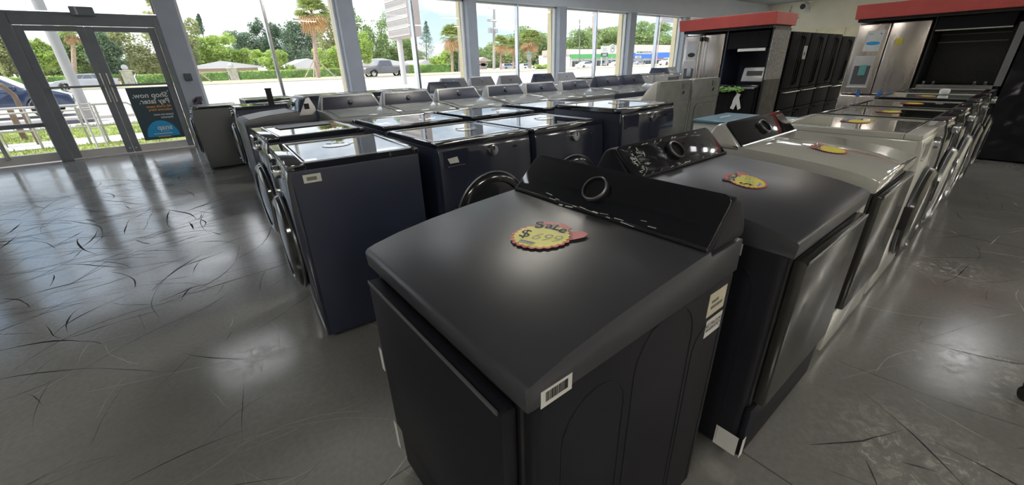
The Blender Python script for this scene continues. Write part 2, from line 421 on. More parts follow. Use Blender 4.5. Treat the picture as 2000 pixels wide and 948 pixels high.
cols = [(-7.3, -6.98), (-3.55, -3.2), (.15, .48), (3.48, 3.84), (7.02, 7.32), (10.62, 10.95), (14.42, 14.78), (18.3, 18.66), (22.1, 22.45), (26.0, 26.6)]
for k, (a, b) in enumerate(cols):
    p = struct('trim_%d' % (10+k), MB().box(a, b, YW, YW+.24, 0, ZH, .006, 1), M['colpaint'])
    MB().box(a-.03, b+.02, YW+.36, YW+.58, -.1, ZH+.6, .01, 1).build('outer_pier', M['stucco'], p)
wn = 0
def window(a, b, zb=.1, zt=ZH, mull=True):
    global wn; wn += 1
    y0, y1 = YW+.2, YW+.32
    f = MB(); w = .05
    f.box(a, a+w, y0, y1, zb, zt, .004, 1).box(b-w, b, y0, y1, zb, zt, .004, 1).box(a, b, y0, y1, zt-w, zt, .004, 1).box(a, b, y0, y1, 0, zb+w, .004, 1)
    o = struct('window_%d' % wn, f, M['frame'])
    mid = (a+b)/2
    if mull:
        MB().box(mid-.03, mid+.03, y0-.03, y1, zb, zt, .006, 1).box(mid-.012, mid+.012, y0-.045, y0-.03, zb, zt).build('mullion', M['chrome'], o)
        ps = ((a+w, mid-.03), (mid+.03, b-w))
    else: ps = ((a+w, b-w),)
    for c, d in ps: MB().box(c, d, YW+.25, YW+.258, zb+w, zt-w).build('pane', GLASS, o)
    return o
for i in (0, 1): window(cols[i][1], cols[i+1][0] if i == 0 else -1.9)
# the bay left of the door has a horizontal rail
wob = bpy.data.objects['window_2']
MB().box(-3.2, -1.9, YW+.16, YW+.3, .60, .67, .005, 1).build('horizontal_rail', M['bronze'], wob)
for i in range(2, 9): window(cols[i][1], cols[i+1][0])
# glazed entrance: jambs, head, transom, two leaves
MB_ = MB().box(-1.9, -1.74, YW-.02, YW+.14, 0, 2.36, .008, 1).box(.06, .15, YW-.02, YW+.14, 0, 2.36, .008, 1).box(-1.738, .058, YW-.02, YW+.14, 2.2, 2.36, .008, 1)
df = struct('trim_3', MB_, M['bronze'])
MB().box(-.98, -.68, YW-.1, YW-.01, 2.345, 2.48, .01, 1).build('door_closer', M['bronze'], df)
MB().box(-.915, -.885, YW-.11, YW-.09, 2.36, 2.47).build('closer_seam', M['whitemetal'], df)
MB().box(-1.74, .06, YW-.02, YW+.2, 0, .025, .004, 1).build('threshold', M['sillalu'], df)
wn += 1
tr = struct('window_%d' % wn, MB().box(-1.9, .15, YW+.04, YW+.10, 2.36, 2.40).box(-1.9, .15, YW+.04, YW+.1, ZH-.05, ZH), M['bronze'])
MB().box(-1.9, .15, YW+.066, YW+.074, 2.40, ZH-.05).build('pane', GLASS, tr)
for k, (a, b) in enumerate(((-1.735, -.897), (-.893, .055))):
    st = .105
    f = MB().box(a, a+st, YW+.02, YW+.07, .03, 2.19, .006, 1).box(b-st, b, YW+.02, YW+.07, .03, 2.19, .006, 1).box(a+st, b-st, YW+.02, YW+.07, 2.11, 2.19, .006, 1)
    d = struct('door_%d' % (k+1), f, M['bronze'])
    MB().box(a+st, b-st, YW+.02, YW+.07, .03, .16, .006, 1).build('kick_rail', M['sillalu'], d)
    MB().box(a+st, b-st, YW+.042, YW+.049, .16, 2.11).build('pane', GLASS, d)
    MB().box(a+.04, b-.04, YW-.03, YW, 1.215, 1.25, .006, 1).box(a+.04, a+.07, YW-.02, YW+.03, 1.21, 1.255).box(b-.07, b-.04, YW-.02, YW+.03, 1.21, 1.255).build('push_bar', M['bronze'], d)
    hx = b-.04 if k == 0 else a+.04
    MB().box(hx-.012, hx+.012, YW, YW+.02, .95, 1.45, .004, 1).build('lock_stile_strip', M['chrome'], d)
    MB().cyl((hx, YW+.02, .12), (hx, YW-.02, .12), .018).build('floor_bolt', M['chrome'], d)
# outlet box and wire tangle on the grey column
c0 = bpy.data.objects['trim_12']
MB().box(.26, .38, YW-.04, YW, 1.27, 1.40, .008, 1).build('outlet_box', mat('dull_grey_box', (.10, .11, .13), .5, var=.1), c0)
mbt = MB()
for k in range(6):
    random.seed(k)
    pts = [(.34+.13*math.sin(k+q*1.3)*(.5+.1*k/3), YW-.05-.03*math.cos(q), .86+.1*math.cos(q*1.1+k)) for q in range(9)]
    mbt.tube(pts, .012, 6)
w_ = mbt.build('wire_coil', mat('dark_cable', (.12, .10, .13), .6, var=.1)); tag(w_, 'tangle of dark cables on the grey column beside the doors', 'cable')
# camera on the far wall
cm = thing('security_camera', 'small white security camera high on the far cream wall', 'camera', (XR, 8.9, 3.55))
MB().box(-.04, 0, -.12, .12, -.12, .12, .01, 1).build('mounting_plate', M['frame'], cm)
MB().tube([(-.03, 0, 0), (-.25, 0, -.05), (-.35, 0, .08)], .035, 8).build('bracket_arm', M['frame'], cm)
MB().cyl((-.35, 0, .18), (-.85, -.05, .1), .17, n=16).build('housing', M['frame'], cm)
MB().cyl((-.85, -.05, .1), (-.87, -.05, .095), .12, n=16).build('lens', M['black'], cm)
MB().tube([(-.02, .75, .25), (-.05, .8, -.1), (-.06, .55, -.4), (-.05, .3, -.35)], .03, 6).build('camera_cable', M['frame'], cm)
# unseen ceiling lamps; the back row and left end are added ambient fill
k = 0
for X in (-3.6, -.16, 3.3, 6.8, 10.2, 13.6, 17.0, 20.4, 23.8):
    for Y in (-5.0, -.5, 4.0, 8.35):
        if (Y == -.5 and -1 < X < 8) or (Y == 4 and X < 1) or X < -3 and Y > 0: continue
        if (X > 12 and Y > 8) or (X > 23 and Y > 0): continue
        if k == 0:
            lt = thing('unseen_ceiling_light', 'x', 'ceiling light')
            MB().box(-.62, .62, -.32, -.30, -.05, 0).box(-.62, .62, .30, .32, -.05, 0).box(-.62, -.60, -.32, .32, -.05, 0).box(.60, .62, -.32, .32, -.05, 0).build('frame', M['frame'], lt)
            MB().box(-.6, .6, -.3, .3, -.035, -.02).build('diffuser', M['diff'], lt)
            o = lt
        else: o = copy_tree(lt)
        if X > 6 or Y < -4 or (Y > 8 and X > 1):      # panels boosted as fill: back row, far end and along the windows
            d_ = [c for c in bpy.data.objects if c.parent == o and c.name.startswith('diffuser')][0]; d_.data = d_.data.copy(); d_.data.materials[0] = M['diff2'] if (Y > 8 or X < 16) and Y > -4 else M['diff3']
        if (Y > 8 and -1 < X < 1) or (Y == -.5 and 9 < X < 11):
            d_ = [c for c in bpy.data.objects if c.parent == o and c.name.startswith('diffuser')][0]; d_.data = d_.data.copy(); d_.data.materials[0] = M['diff0']
        place(o, 'unseen rectangular ceiling light panel above the showroom floor', (X, Y, ZC), 0, 'lit rectangular ceiling panels'); k += 1

# ================================================================== LAUNDRY MACHINES
LP = [(-.362, .850), (-.375, .852), (-.378, .896), (-.370, .906), (-.345, .914), (-.27, .930), (-.16, .945), (-.03, .957), (.10, .966), (.19, .971)]
def lidz(y):
    for (a, b), (c, d) in zip(LP[3:], LP[4:]):
        if a <= y <= c: return b+(d-b)*(y-a)/(c-a)
    return LP[-1][1]
def console_dryer(name, label, loc, rz, body, lid, panel, doorm, w=.715, film=None, knob=True, arches=True, group=None, trim=None, washer=False):
    t = thing(name, label, 'dryer' if not washer else 'washer', loc, rz, group); h = w/2; D = .365
    MB().box(-h, h, -D+.012, D, .03, .868, .018, 3).build('cabinet', body, t)
    MB().prism(LP+[(.20, .955), (.36, .955), (.365, .862)], -h-.002, h+.002, bev=.004, seg=2).build('top_shell', lid, t)
    # sloping console block, its ends leaning in towards the top
    def tp(v):
        k = max(0, (v.z-.96)/.14); s = 1 if v.x > 0 else -1
        return Vector((v.x-s*k*.010, v.y, v.z))
    MB().prism([(.182, .958), (.185, .972), (.282, 1.070), (.302, 1.078), (.335, 1.064), (.368, .995), (.368, .958)], -h, h, bev=.014, seg=3, taper=tp).build('console', body, t)
    # glossy face: a slab lying on the slope
    L = math.hypot(.097, .098); ang = math.atan2(.098, .097)
    T = Matrix.Translation((0, .185, .972)) @ Matrix.Rotation(ang, 4, 'X')
    pts = [(-h+.006, .002), (h-.006, .002)] + [(h-.010-.022*(1-math.cos(a)), L-.016+.028*math.sin(a)) for a in (0, .5, 1.0, PI/2)] + [(-(h-.010)+.022*(1-math.cos(a)), L-.016+.028*math.sin(a)) for a in (PI/2, 1.0, .5, 0)]
    pf = MB().prism(pts, -.001, .007, 'z', bev=.003, seg=2, T=T).build('control_panel', panel, t)
    MB().box(-h+.004, h-.004, -.006, .004, -.004, .010, .002, 1, T=T).build('panel_trim', trim or M['black'], t)
    if knob:
        TK = T @ Matrix.Translation((-.02, L*.50, .006))
        kb = MB().lathe([(.041, 0), (.041, .018), (.038, .022), (.034, .022), (.033, .010), (0, .010)], 32, TK).build('dial', M['black'], pf)
        MB().lathe([(.0415, .014), (.0415, .020), (.039, .0235), (.036, .0225)], 32, TK).build('dial_ring', mat('dull_metal_ring', (.25, .25, .28), .35, metal=.8, var=.05), pf)
    # front: control recess and proud door slab
    MB().box(-h+.03, h-.03, -D+.004, -D+.02, .08, .858, .004, 1).build('front_recess', M['black'], t)
    d = MB().box(-h+.045, h-.04, -D-.034, -D+.004, .27 if not washer else .12, .832, .01, 2).build('door', doorm, t)
    MB().box(-h+.05, h-.05, -D-.036, -D-.032, .822, .835, .003, 1).build('door_edge_trim', mat('grey_edge_trim', (.09, .09, .10), .3, var=.05), d)
    if not washer: MB().box(-h+.012, h-.012, -D-.012, -D+.012, .035, .262, .008, 2).build('lower_panel', body, t)
    for sx in (-1, 1):
        for sy in (-1, 1): MB().lathe([(0, 0), (.022, 0), (.022, .02), (.012, .035), (0, .035)], 12, Matrix.Translation((sx*(h-.06), sy*(D-.06), 0))).build('foot', M['rubber'], t)
    if arches:
        for sx in (-1, 1):     # pressed stiffening arches on the side sheet
            for y0, y1, zt in ((-.29, -.10, .80), (-.07, .17, .87), (.19, .33, .74)):
                r = (y1-y0)/2; cy = (y0+y1)/2
                pts = [(sx*(h+.0005), y0, .06), (sx*(h+.0005), y0, zt-r)] + [(sx*(h+.0005), cy-r*math.cos(a*PI/10), min(.857, zt-r+r*math.sin(a*PI/10))) for a in range(1, 10)] + [(sx*(h+.0005), y1, zt-r), (sx*(h+.0005), y1, .06)]
                MB().tube(pts, .0013, 6).build('pressed_arch', body, t)
    if film:
        random.seed(film)
        nx, ny = 26, 10; vs = []; fs = []
        for j in range(ny):
            for i in range(nx):
                u = i/(nx-1); v = j/(ny-1)
                vs.append(T @ Vector(((u-.5)*(w-.02), v*L*.97, .0085+random.random()*.006*(.6 if film == 1 else 1.4))))
        for j in range(ny-1):
            for i in range(nx-1):
                a = j*nx+i
                if (film == 1 and j > 3) or (film == 2 and 8 < i < 24 and 1 < j < 8 and random.random() < .9): continue
                fs.append((a, a+1, a+nx)); fs.append((a+1, a+nx+1, a+nx))
        raw('plastic_film', vs, fs, FILM, t)
        if film == 1:      # glints of the creases along the film bottom, painted as pale chips
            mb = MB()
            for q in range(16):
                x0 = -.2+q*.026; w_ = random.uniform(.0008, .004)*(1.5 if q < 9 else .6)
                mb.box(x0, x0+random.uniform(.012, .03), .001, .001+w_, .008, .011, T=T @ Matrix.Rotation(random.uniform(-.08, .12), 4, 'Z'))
            mb.build('painted_crease_glint', mat('painted_film_glint', (.75, .76, .75), .15, var=.1), t)['kind'] = 'stuff'
        else:
            mb = MB()  # white glints of the wrinkled film, painted as pale slivers
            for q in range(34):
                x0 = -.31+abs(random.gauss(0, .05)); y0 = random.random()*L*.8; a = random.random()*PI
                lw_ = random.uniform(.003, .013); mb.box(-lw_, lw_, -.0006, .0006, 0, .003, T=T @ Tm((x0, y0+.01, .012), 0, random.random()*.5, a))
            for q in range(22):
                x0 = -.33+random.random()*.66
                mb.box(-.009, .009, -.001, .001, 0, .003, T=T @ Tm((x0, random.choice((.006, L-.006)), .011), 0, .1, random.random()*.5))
            mb.build('painted_crease_glint', mat('painted_film_glint', (.75, .76, .75), .15, var=.1), t)['kind'] = 'stuff'
    return t
def sticker(parent, x0, x1, z0, z1, side, pos, material, name='sticker'):
    """flat label: side 'x' on a plane x=pos (outward sign of pos), 'y' on the front plane"""
    e_ = .0012
    if side == 'x': return MB().box(min(pos, pos+math.copysign(e_, pos)), max(pos, pos+math.copysign(e_, pos)), x0, x1, z0, z1).build(name, material, parent)
    return MB().box(x0, x1, pos-e_, pos, z0, z1).build(name, material, parent)

# w1: door towards the entrance aisle (-X), barcode side towards the camera; local +x = world -Y
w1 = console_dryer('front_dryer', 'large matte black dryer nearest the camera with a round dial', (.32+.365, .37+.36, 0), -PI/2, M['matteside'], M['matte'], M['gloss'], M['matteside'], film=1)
w1.name = 'clothes_dryer'
st = sticker(w1, -.345, -.27, .845, .882, 'x', .3585, M['paper'], 'barcode_sticker')
def strip_bars(parent, x, y0, y1, z0, z1, n, seed, m=None):
    random.seed(seed); mb = MB(); y = y0
    while y < y1:
        w = (y1-y0)/n*random.choice((.3, .5, .5, .9)); mb.box(x, x+.0006, y, min(y+w, y1), z0, z1); y += w+(y1-y0)/n*random.choice((.3, .5, .7))
    return mb.build('barcode_bars', m or M['ink'], parent)
strip_bars(st, .3597, -.334, -.281, .855, .876, 26, 3)
st2 = sticker(w1, .235, .325, .765, .835, 'x', .3578, M['paperbrown'], 'white_label')
strip_bars(st2, .359, .25, .285, .803, .812, 12, 5, M['inkgrey']); strip_bars(st2, .359, .25, .31, .785, .795, 20, 6, M['inkgrey'])
SIDE = lambda x, y, z: Tm((x, y, z), PI/2, 0, PI/2)
st3 = sticker(w1, .245, .33, .695, .750, 'x', .3578, M['paper'], 'warranty_label')
text('lettering', 'NO FACTORY\nWARRANTY', .0145, M['ink'], SIDE(.3595, .2875, .724), st3, bold=.0004)
for z0, z1 in ((.50, .585), (.15, .27)): sticker(w1, -.33, -.31, z0, z1, 'y', -.3995, M['paper'], 'white_label')

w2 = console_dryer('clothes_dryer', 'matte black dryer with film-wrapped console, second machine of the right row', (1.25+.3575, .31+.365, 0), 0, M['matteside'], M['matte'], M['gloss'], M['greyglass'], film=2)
a = sticker(w2, -.235, -.205, .815, .865, 'x', -.3578, M['paper'], 'white_label')
MB().box(-.3598, -.3592, -.228, -.212, .842, .858).box(-.3598, -.3592, -.23, -.213, .82, .833).build('label_print', M['inkgrey'], a)
sticker(w2, -.365, -.285, .04, .13, 'x', -.3578, M['paper'], 'foam_corner_label'); sticker(w2, -.357, -.33, .04, .13, 'y', -.3775, M['paper'], 'foam_corner_label')

w3 = console_dryer('clothes_dryer', 'white dryer with a sloping black console and a grey door', (2.15+.3575, .32+.365, 0), 0, M['white'], M['whitelid'], M['gloss'], M['greyglass'], arches=False, trim=M['steelbright'])

def front_loader(label, loc, rz, body, top, front, ht=.985, w=.69, D=.72, washer=True, dialm=None, doorring=None, detail=True, group=None, drawer=True, bulge=.055, square=False, name='front_load_washer'):
    t = thing(name, label, 'washer' if washer else 'dryer', loc, rz, group); h = w/2; d2 = D/2
    MB().box(-h, h, -d2+.02, d2, .025, ht-.03, .012, 2).build('cabinet', body, t)
    # curved front panel
    prof = [(-d2+.03, .03), (-d2+.005, .03), (-d2-.004, .25), (-d2-.012, .5), (-d2-.010, .75), (-d2, ht-.08), (-d2+.012, ht-.03), (-d2+.03, ht-.028)]
    MB().prism(prof, -h+.002, h-.002, bev=.006, seg=2).build('front_panel', front, t)
    # top: rim and inset glass
    r = MB().box(-h, h, -d2+.012, -d2+.09, ht-.032, ht, .008, 2).box(-h, h, d2-.035, d2, ht-.032, ht, .006, 2).box(-h, -h+.028, -d2+.09, d2-.035, ht-.032, ht, .004, 1).box(h-.028, h, -d2+.09, d2-.035, ht-.032, ht, .004, 1)
    r.build('top_rim', mat('top_rim_black', (.02, .022, .03), .05, ior=2.2, var=.05) if body != M['white'] else M['white'], t)
    MB().box(-h+.028, h-.028, -d2+.105, d2-.035, ht-.032, ht-.004, .002, 1).build('glass_top', top, t)
    MB().box(-h+.028, h-.028, -d2+.09, -d2+.105, ht-.032, ht-.012).build('top_groove', M['black'], t)
    MB().box(-h+.022, h-.022, -d2+.083, -d2+.090, ht-.01, ht+.002).box(-h+.022, h-.022, d2-.036, d2-.029, ht-.01, ht+.002).box(-h+.022, -h+.029, -d2+.09, d2-.036, ht-.01, ht+.002).box(h-.029, h-.022, -d2+.09, d2-.036, ht-.01, ht+.002).build('steel_edge', M['steelbright'], t)
    # door: ring, dark glass dome
    cz = .50
    TD = Matrix.Translation((0, -d2-.008, cz)) @ Matrix.Rotation(PI/2, 4, 'X')
    if square:
        g = rrect(.56, .60, .13)
        MB().prism(g, 0, .03, 'z', bev=.01, T=TD).build('door', mat('grey_door_ring', (.17, .18, .20), .3, metal=.4, var=.05), t)
        MB().prism(rrect(.48, .52, .10), .028, .045, 'z', bev=.012, T=TD).build('door_window', M['darkglass'], t)
    else:
        dr = MB().lathe([(.205, 0), (.265, 0), (.272, .012), (.262, bulge*.7), (.235, bulge), (.215, bulge*.98), (.205, bulge*.7)], 44, TD).build('door', doorring or M['darkglass'], t)
        MB().lathe([(0, bulge*1.05), (.10, bulge*1.0), (.18, bulge*.9), (.215, bulge*.7), (.215, .02)], 40, TD).build('door_glass', M['darkglass'], dr)
        MB().lathe([(.270, .004), (.276, .010), (.276, .018), (.268, .022)], 44, TD).build('chrome_rim', M['rim'], dr)
        MB().box(-.285, -.265, -d2-.05, -d2-.005, cz-.05, cz+.09, .006, 2).build('door_handle', M['black'], dr)
    TN = Matrix.Translation((.03, -d2+.002, ht-.085)) @ Matrix.Rotation(PI/2, 4, 'X')
    kb = MB().lathe([(.034, 0), (.034, .018), (.03, .026), (.012, .028), (0, .027)], 28, TN).build('dial', dialm or M['chrome'], t)
    MB().box(-.003, .003, .004, .03, .0265, .030, T=TN).build('dial_mark', M['black'], kb)
    MB().box(-.016, .016, -.006, .006, .0, .004, .001, 1, T=TN @ Matrix.Translation((.18, 0, 0))).build('display', M['gloss'], t)
    if drawer:
        dw = MB().box(-h+.02, -h+.20, -d2-.006, -d2+.012, ht-.145, ht-.045, .005, 1).build('detergent_drawer', front, t)
        MB().box(-h+.05, -h+.17, -d2-.012, -d2-.004, ht-.143, ht-.136, .002, 1).build('drawer_lip', M['chrome'], dw)
    for sx in (-1, 1):
        for sy in (-1, 1): MB().lathe([(0, 0), (.022, 0), (.022, .02), (.012, .03), (0, .03)], 10, Matrix.Translation((sx*(h-.06), sy*(d2-.06), 0))).build('foot', M['rubber'], t)
    return t
# --- middle island ------------------------------------------------
F1 = front_loader('dark blue front-load washer at the near left corner of the middle island, facing the entrance', (.32+.33, 2.04+.36, 0), -PI/2-.06, M['navy'], M['mirror'], M['navygloss'], D=.66)
a = sticker(F1, -.26, -.18, .89, .93, 'x', .3458, M['paper'], 'white_label'); MB().box(.3470, .3476, -.245, -.20, .90, .918).build('label_print', M['inkgrey'], a)
def mk(src, label, x, y, rz=0, z=0, group=None): return place(copy_tree(src), label, (x, y, z), rz, group)
F2 = mk(F1, 'black glass-topped front-load washer right behind the corner one, facing the entrance', .38+.33, 3.05+.38, -PI/2)
for c in [c for c in bpy.data.objects if c.parent == F2 and c.name.startswith('white_label')]:
    for d in [d for d in bpy.data.objects if d.parent == c]: bpy.data.objects.remove(d)
    bpy.data.objects.remove(c)
A1 = front_loader('navy front-load washer facing the camera with a paper tab at its drawer', (1.08+.345, 2.04+.36, 0), 0, M['navy'], M['mirror'], M['navygloss'])
MB().prism([(0, 0), (.06, .0), (.05, .035), (-.015, .03)], -.372, -.369, 'y').build('paper_tab', M['paper'], A1, T=None).location = (-.28, 0, .865)
A2 = front_loader('navy front-load washer facing the camera, second of the camera-facing front row', (1.80+.345, 2.02+.36, 0), 0, M['navy'], M['mirror'], M['navygloss'], drawer=False)
A3 = front_loader('tall dark washer with a squarish grey-rimmed door at the right end of the front row', (2.53+.345, 1.88+.36, 0), 0, M['navy'], M['mirror'], M['navygloss'], ht=1.06, square=True)
mk(A1, 'glass-topped washer behind the left camera-facing one, facing away', 1.15+.345, 2.98+.36, PI); mk(A2, 'glass-topped washer behind the second camera-facing one, back to back with it', 1.93+.345, 2.96+.36, PI)
mk(A2, 'glass-topped washer at the right end of the back-to-back second row', 2.80+.345, 3.0+.36, PI)

def top_loader(label, loc, rz, body, lid, con, w=.69, zt=1.13, group=None, white=True, lidglass=None, backfan=False, name='top_load_washer'):
    t = thing(name, label, 'washer', loc, rz, group); h = w/2; D = .34
    MB().box(-h, h, -D, D, .025, .90, .018, 3).build('cabinet', body, t)
    MB().prism([(-D-.004, .89), (-D-.004, .915), (-D+.03, .935), (-.1, .965), (.2, .985), (D, .985), (D, .89)], -h, h, bev=.010, seg=2).build('top_deck', lid, t)
    MB().prism([(-D+.05, .935), (-.1, .963), (.16, .980), (.16, .990), (-.1, .973), (-D+.05, .945)], -h+.06, h-.06, bev=.003, seg=1).build('lid', lidglass or lid, t)
    def tp(v):
        k = max(0, (v.z-.95)/.18); s = 1 if v.x > 0 else -1
        return Vector((v.x-s*k*.055, v.y, v.z))
    MB().prism([(.17, .975), (.255, zt-.01), (.28, zt), (.31, zt-.008), (D, 1.02), (D, .945)], -h, h, bev=.012, seg=2, taper=tp).build('console', body if not white else mat('pale_console_shell', (.42, .43, .46), .25, coat=.5, var=.04), t)
    L = math.hypot(.085, zt-.985); T = Matrix.Translation((0, .17, .975)) @ Matrix.Rotation(math.atan2(zt-.985, .085), 4, 'X')
    g = [(-h+.03, .015), (h-.03, .015), (h-.075, L-.012), (-h+.075, L-.012)]
    cp = MB().prism(g, 0, .006, 'z', bev=.003, T=T).build('control_panel', con, t)
    MB().lathe([(.024, 0), (.024, .014), (.02, .02), (0, .02)], 20, T @ Matrix.Translation((0, L*.5, .005))).build('dial', con, cp)
    MB().box(-.014, .014, L*.72, L*.72+.006, .006, .008, T=T).build('maker_mark', M['paper'], cp)
    return t
T1 = top_loader('grey top-load washer at the left end of the camera-facing console row', (1.18+.345, 4.28+.34, 0), 0, M['slate'], M['slatelid'], M['conmat'], lidglass=M['slatelid'])
cl = ['second grey top-load washer from the left in the console row', 'third grey top-load washer from the left in the console row', 'fourth grey top-load washer from the left in the console row', 'fifth grey top-load washer from the left in the console row', 'grey top-load washer at the right end of the console row']
for i, X in enumerate((1.88, 2.60, 3.38, 4.08, 4.83)): mk(T1, cl[i], X+.345, 4.28+.34)
# two darker ones farther right
T2 = top_loader('dark top-load washer with tall curved console, left of the dark pair beyond the grey row', (5.74+.345, 4.35+.34, 0), 0, M['navy'], M['slatelid'], M['conmat'], zt=1.155, white=False)
mk(T2, 'dark top-load washer with tall curved console, right of the dark pair beyond the grey row', 6.5+.345, 4.35+.34); mk(T2, 'dark top-load washer with black console behind the middle of the grey row', 3.35+.345, 5.9+.34)
# facing the entrance, beyond the aisle
T3 = top_loader('dark top-load washer side-on to the camera with a silver console end, facing the entrance', (.47+.34, 4.86+.345, 0), -PI/2, M['navy'], M['slate'], M['navygloss'], zt=1.12, white=False)
MB().prism([(.17, .95), (.265, 1.115), (.30, 1.125), (.34, 1.03), (.345, .99), (.30, .95)], .345, .352, bev=.002, T=None).build('silver_end_cap', mat('silver_plastic', (.85, .85, .88), .35, var=.03), T3)
MB().box(.352, .354, .235, .285, 1.01, 1.065).build('end_cap_opening', M['black'], T3)
m4 = front_loader('black dryer with papers on top, between the side-on washer and the grey cabinet dryer', (.56+.345, 6.3+.36, 0), -PI/2, M['navy'], M['mirror'], M['navygloss'], washer=False, name='clothes_dryer')
hb = thing('hinge_bracket', 'upright dark strap standing on the dryer behind the side-on washer', 'bracket', (.98, 6.35, .985))
MB().box(-.035, .035, -.006, .006, 0, .20, .003, 1).box(-.04, .04, -.04, .04, 0, .008, .002, 1).build('strap', M['black'], hb); MB().box(-.04, .04, -.008, .008, .185, .205, .004, 1).build('strap_hook', M['black'], hb)
for q, (x, y, a_) in enumerate(((1.08, 6.5, .3), (.95, 6.75, -.4), (1.12, 6.9, .1))):
    p = MB().box(-.1, .1, -.07, .07, 0, .002, T=Tm((0, 0, 0), 0, 0, a_)).build('paper_sheet', M['paper']); p.location = (x, y, .986+q*.0)
    tag(p, ('white leaflet by the upright strap on the dryer behind the side-on washer', 'middle white leaflet on the dryer behind the side-on washer', 'white leaflet at the window-side edge of the dryer behind the side-on washer')[q], 'paper', 'leaflets on the dryer top')
m5 = front_loader('flat grey dryer seen from its side beside the column, nearest the glass doors', (.12+.33, 7.82+.345, 0), -PI/2, M['slate'], mat('grey_satin_top', (.25, .26, .28), .15, var=.05), M['slate'], ht=.93, D=.62, drawer=False, name='clothes_dryer', washer=False)
# --- row by the windows ---------------------------------------------
E0 = front_loader('x', (0, 0, 0), 0, M['navy'], mat('grey_glass_top', (.06, .065, .07), .08, ior=1.8, var=.05), M['navygloss'], ht=1.01, drawer=False)
el = ['dark flat-topped washer in front of the windows, at the left end of the window row', 'dark flat-topped washer second in the window row', 'dark flat-topped washer third in the window row', 'dark flat-topped washer fourth in the window row, before the console machines']
for i, X in enumerate((.80, 1.62, 2.36, 3.10)):
    o = E0 if i == 0 else copy_tree(E0); place(o, el[i], (X+.345, 7.35+.36, 0), 0)
wl_ = ['pale console washer under the beige pier, first of the window-row console machines', 'second window-row console washer with a round white mark', 'third window-row console washer with curved grey console', 'dark boxy console washer in the window row, left of the orange flag', 'pale boxy console washer in the window row, right of the orange flag']
E1 = top_loader('x', (0, 0, 0), 0, M['slate'], M['slatelid'], M['slate'], zt=1.17)
E2 = top_loader('x', (0, 0, 0), 0, M['navy'], M['slatelid'], M['conmat'], zt=1.17, white=False)
E3 = top_loader('x', (0, 0, 0), 0, mat('pale_grey_enamel', (.40, .41, .44), .4, var=.04), M['slatelid'], mat('pale_grey_console', (.36, .37, .41), .3, var=.04), zt=1.17)
for i, (X, src) in enumerate(((4.33, 'a'), (5.05, 'a'), (5.85, 'a'), (6.9, 'b'), (7.7, 'c'))):
    s_ = dict(a=E1, b=E2, c=E3)[src]; o = s_ if i in (0, 3, 4) else copy_tree(s_); place(o, wl_[i], (X+.345, 7.6, 0), 0)
F0 = front_loader('x', (0, 0, 0), 0, mat('pale_grey_enamel', (.40, .41, .44), .4, var=.04), M['slatelid'], mat('pale_grey_enamel', (.4, .41, .44), .4), ht=1.02, drawer=False)
fl = ['pale low machine right of the boxy console washers', 'grey low machine under the green-fronted shop view', 'grey low machine beside the far tan pier', 'pale low machine left of the white console pair', 'pale low machine just before the white console pair']
for i, X in enumerate((8.45, 9.2, 10.0, 10.8, 11.6)):
    o = F0 if i == 0 else copy_tree(F0); place(o, fl[i], (X+.345, 7.9, 0), 0)
mk(E2, 'dark console washer left of the steel refrigerator', 12.6, 7.9, PI/2); mk(E3, 'white rounded console washer left of the steel refrigerator', 13.4, 7.9, 0)
# --- machines with their backs to the camera -------------------------
def back_machine(label, x, y):
    t = thing('top_load_washer', label, 'washer', (x, y, 0), PI); h = .35; D = .34
    MB().box(-h, h, -D, D-.01, .02, .93, .015, 2).build('cabinet', M['white'], t)
    MB().prism([(-D, .92), (-D, .945), (.1, .96), (D-.02, .96), (D-.02, .92)], -h, h, bev=.008).build('top_deck', M['white'], t)
    def tp(v):
        k = max(0, (v.z-.95)/.2); s = 1 if v.x > 0 else -1
        return Vector((v.x-s*k*.012, v.y, v.z))
    MB().prism([(.10, .955), (.17, 1.06), (.25, 1.15), (.29, 1.17), (.31, 1.165), (.32, .955)], -h, h, bev=.014, seg=3, taper=tp).build('console', M['white'], t)
    # grey back sheet with a raised service panel, plate, holes
    b = MB().box(-h+.01, h-.01, D-.02, D-.004, .03, 1.155, .02, 2).build('back_sheet', M['galv'], t)
    MB().box(-h+.012, h-.012, D-.006, D+.004, .928, .945, .002, 1).build('back_seam', M['galv'], b)
    MB().prism(rrect(.52, .80, .08), D-.006, D+.016, 'y', bev=.008, T=Matrix.Translation((-.02, 0, .47))).build('service_panel', M['galv'], b)
    MB().box(-.24, -.14, D-.004, D+.006, 1.06, 1.13, .003, 1).box(-.215, -.165, D+.004, D+.012, 1.075, 1.115, .002, 1).build('inlet_plate', M['galv'], b)
    MB().box(-.02, .02, D-.003, D+.0015, -.012, .012, T=Tm((-.18, 0, 1.02), 0, .6, 0)).build('slot', M['black'], b)
    MB().box(-.28, -.05, D+.01, D+.018, .35, .62, .004, 1).build('vent_bracket', M['galv'], b)
    return t
back_machine('white top-load washer with its grey metal back to the camera, left of the pair', 4.28+.35, 2.72+.34)
back_machine('white top-load washer with its grey metal back to the camera, right of the pair', 5.0+.35, 2.72+.34)
# blue-filmed low machine
bfm = thing('chest_machine', 'low machine topped with blue protective film, in front of the red-topped oven bay', 'appliance', (4.4, 1.78, 0))
MB().box(-.35, .35, -.36, .36, .02, .80, .015, 2).build('cabinet', M['white'], bfm); MB().box(-.36, .36, -.37, .37, .80, .83, .008, 2).build('film_top', M['bluefilm'], bfm)
MB().box(-.1, .1, .2, .22, .83, .834).build('tape_strip', M['paper'], bfm)

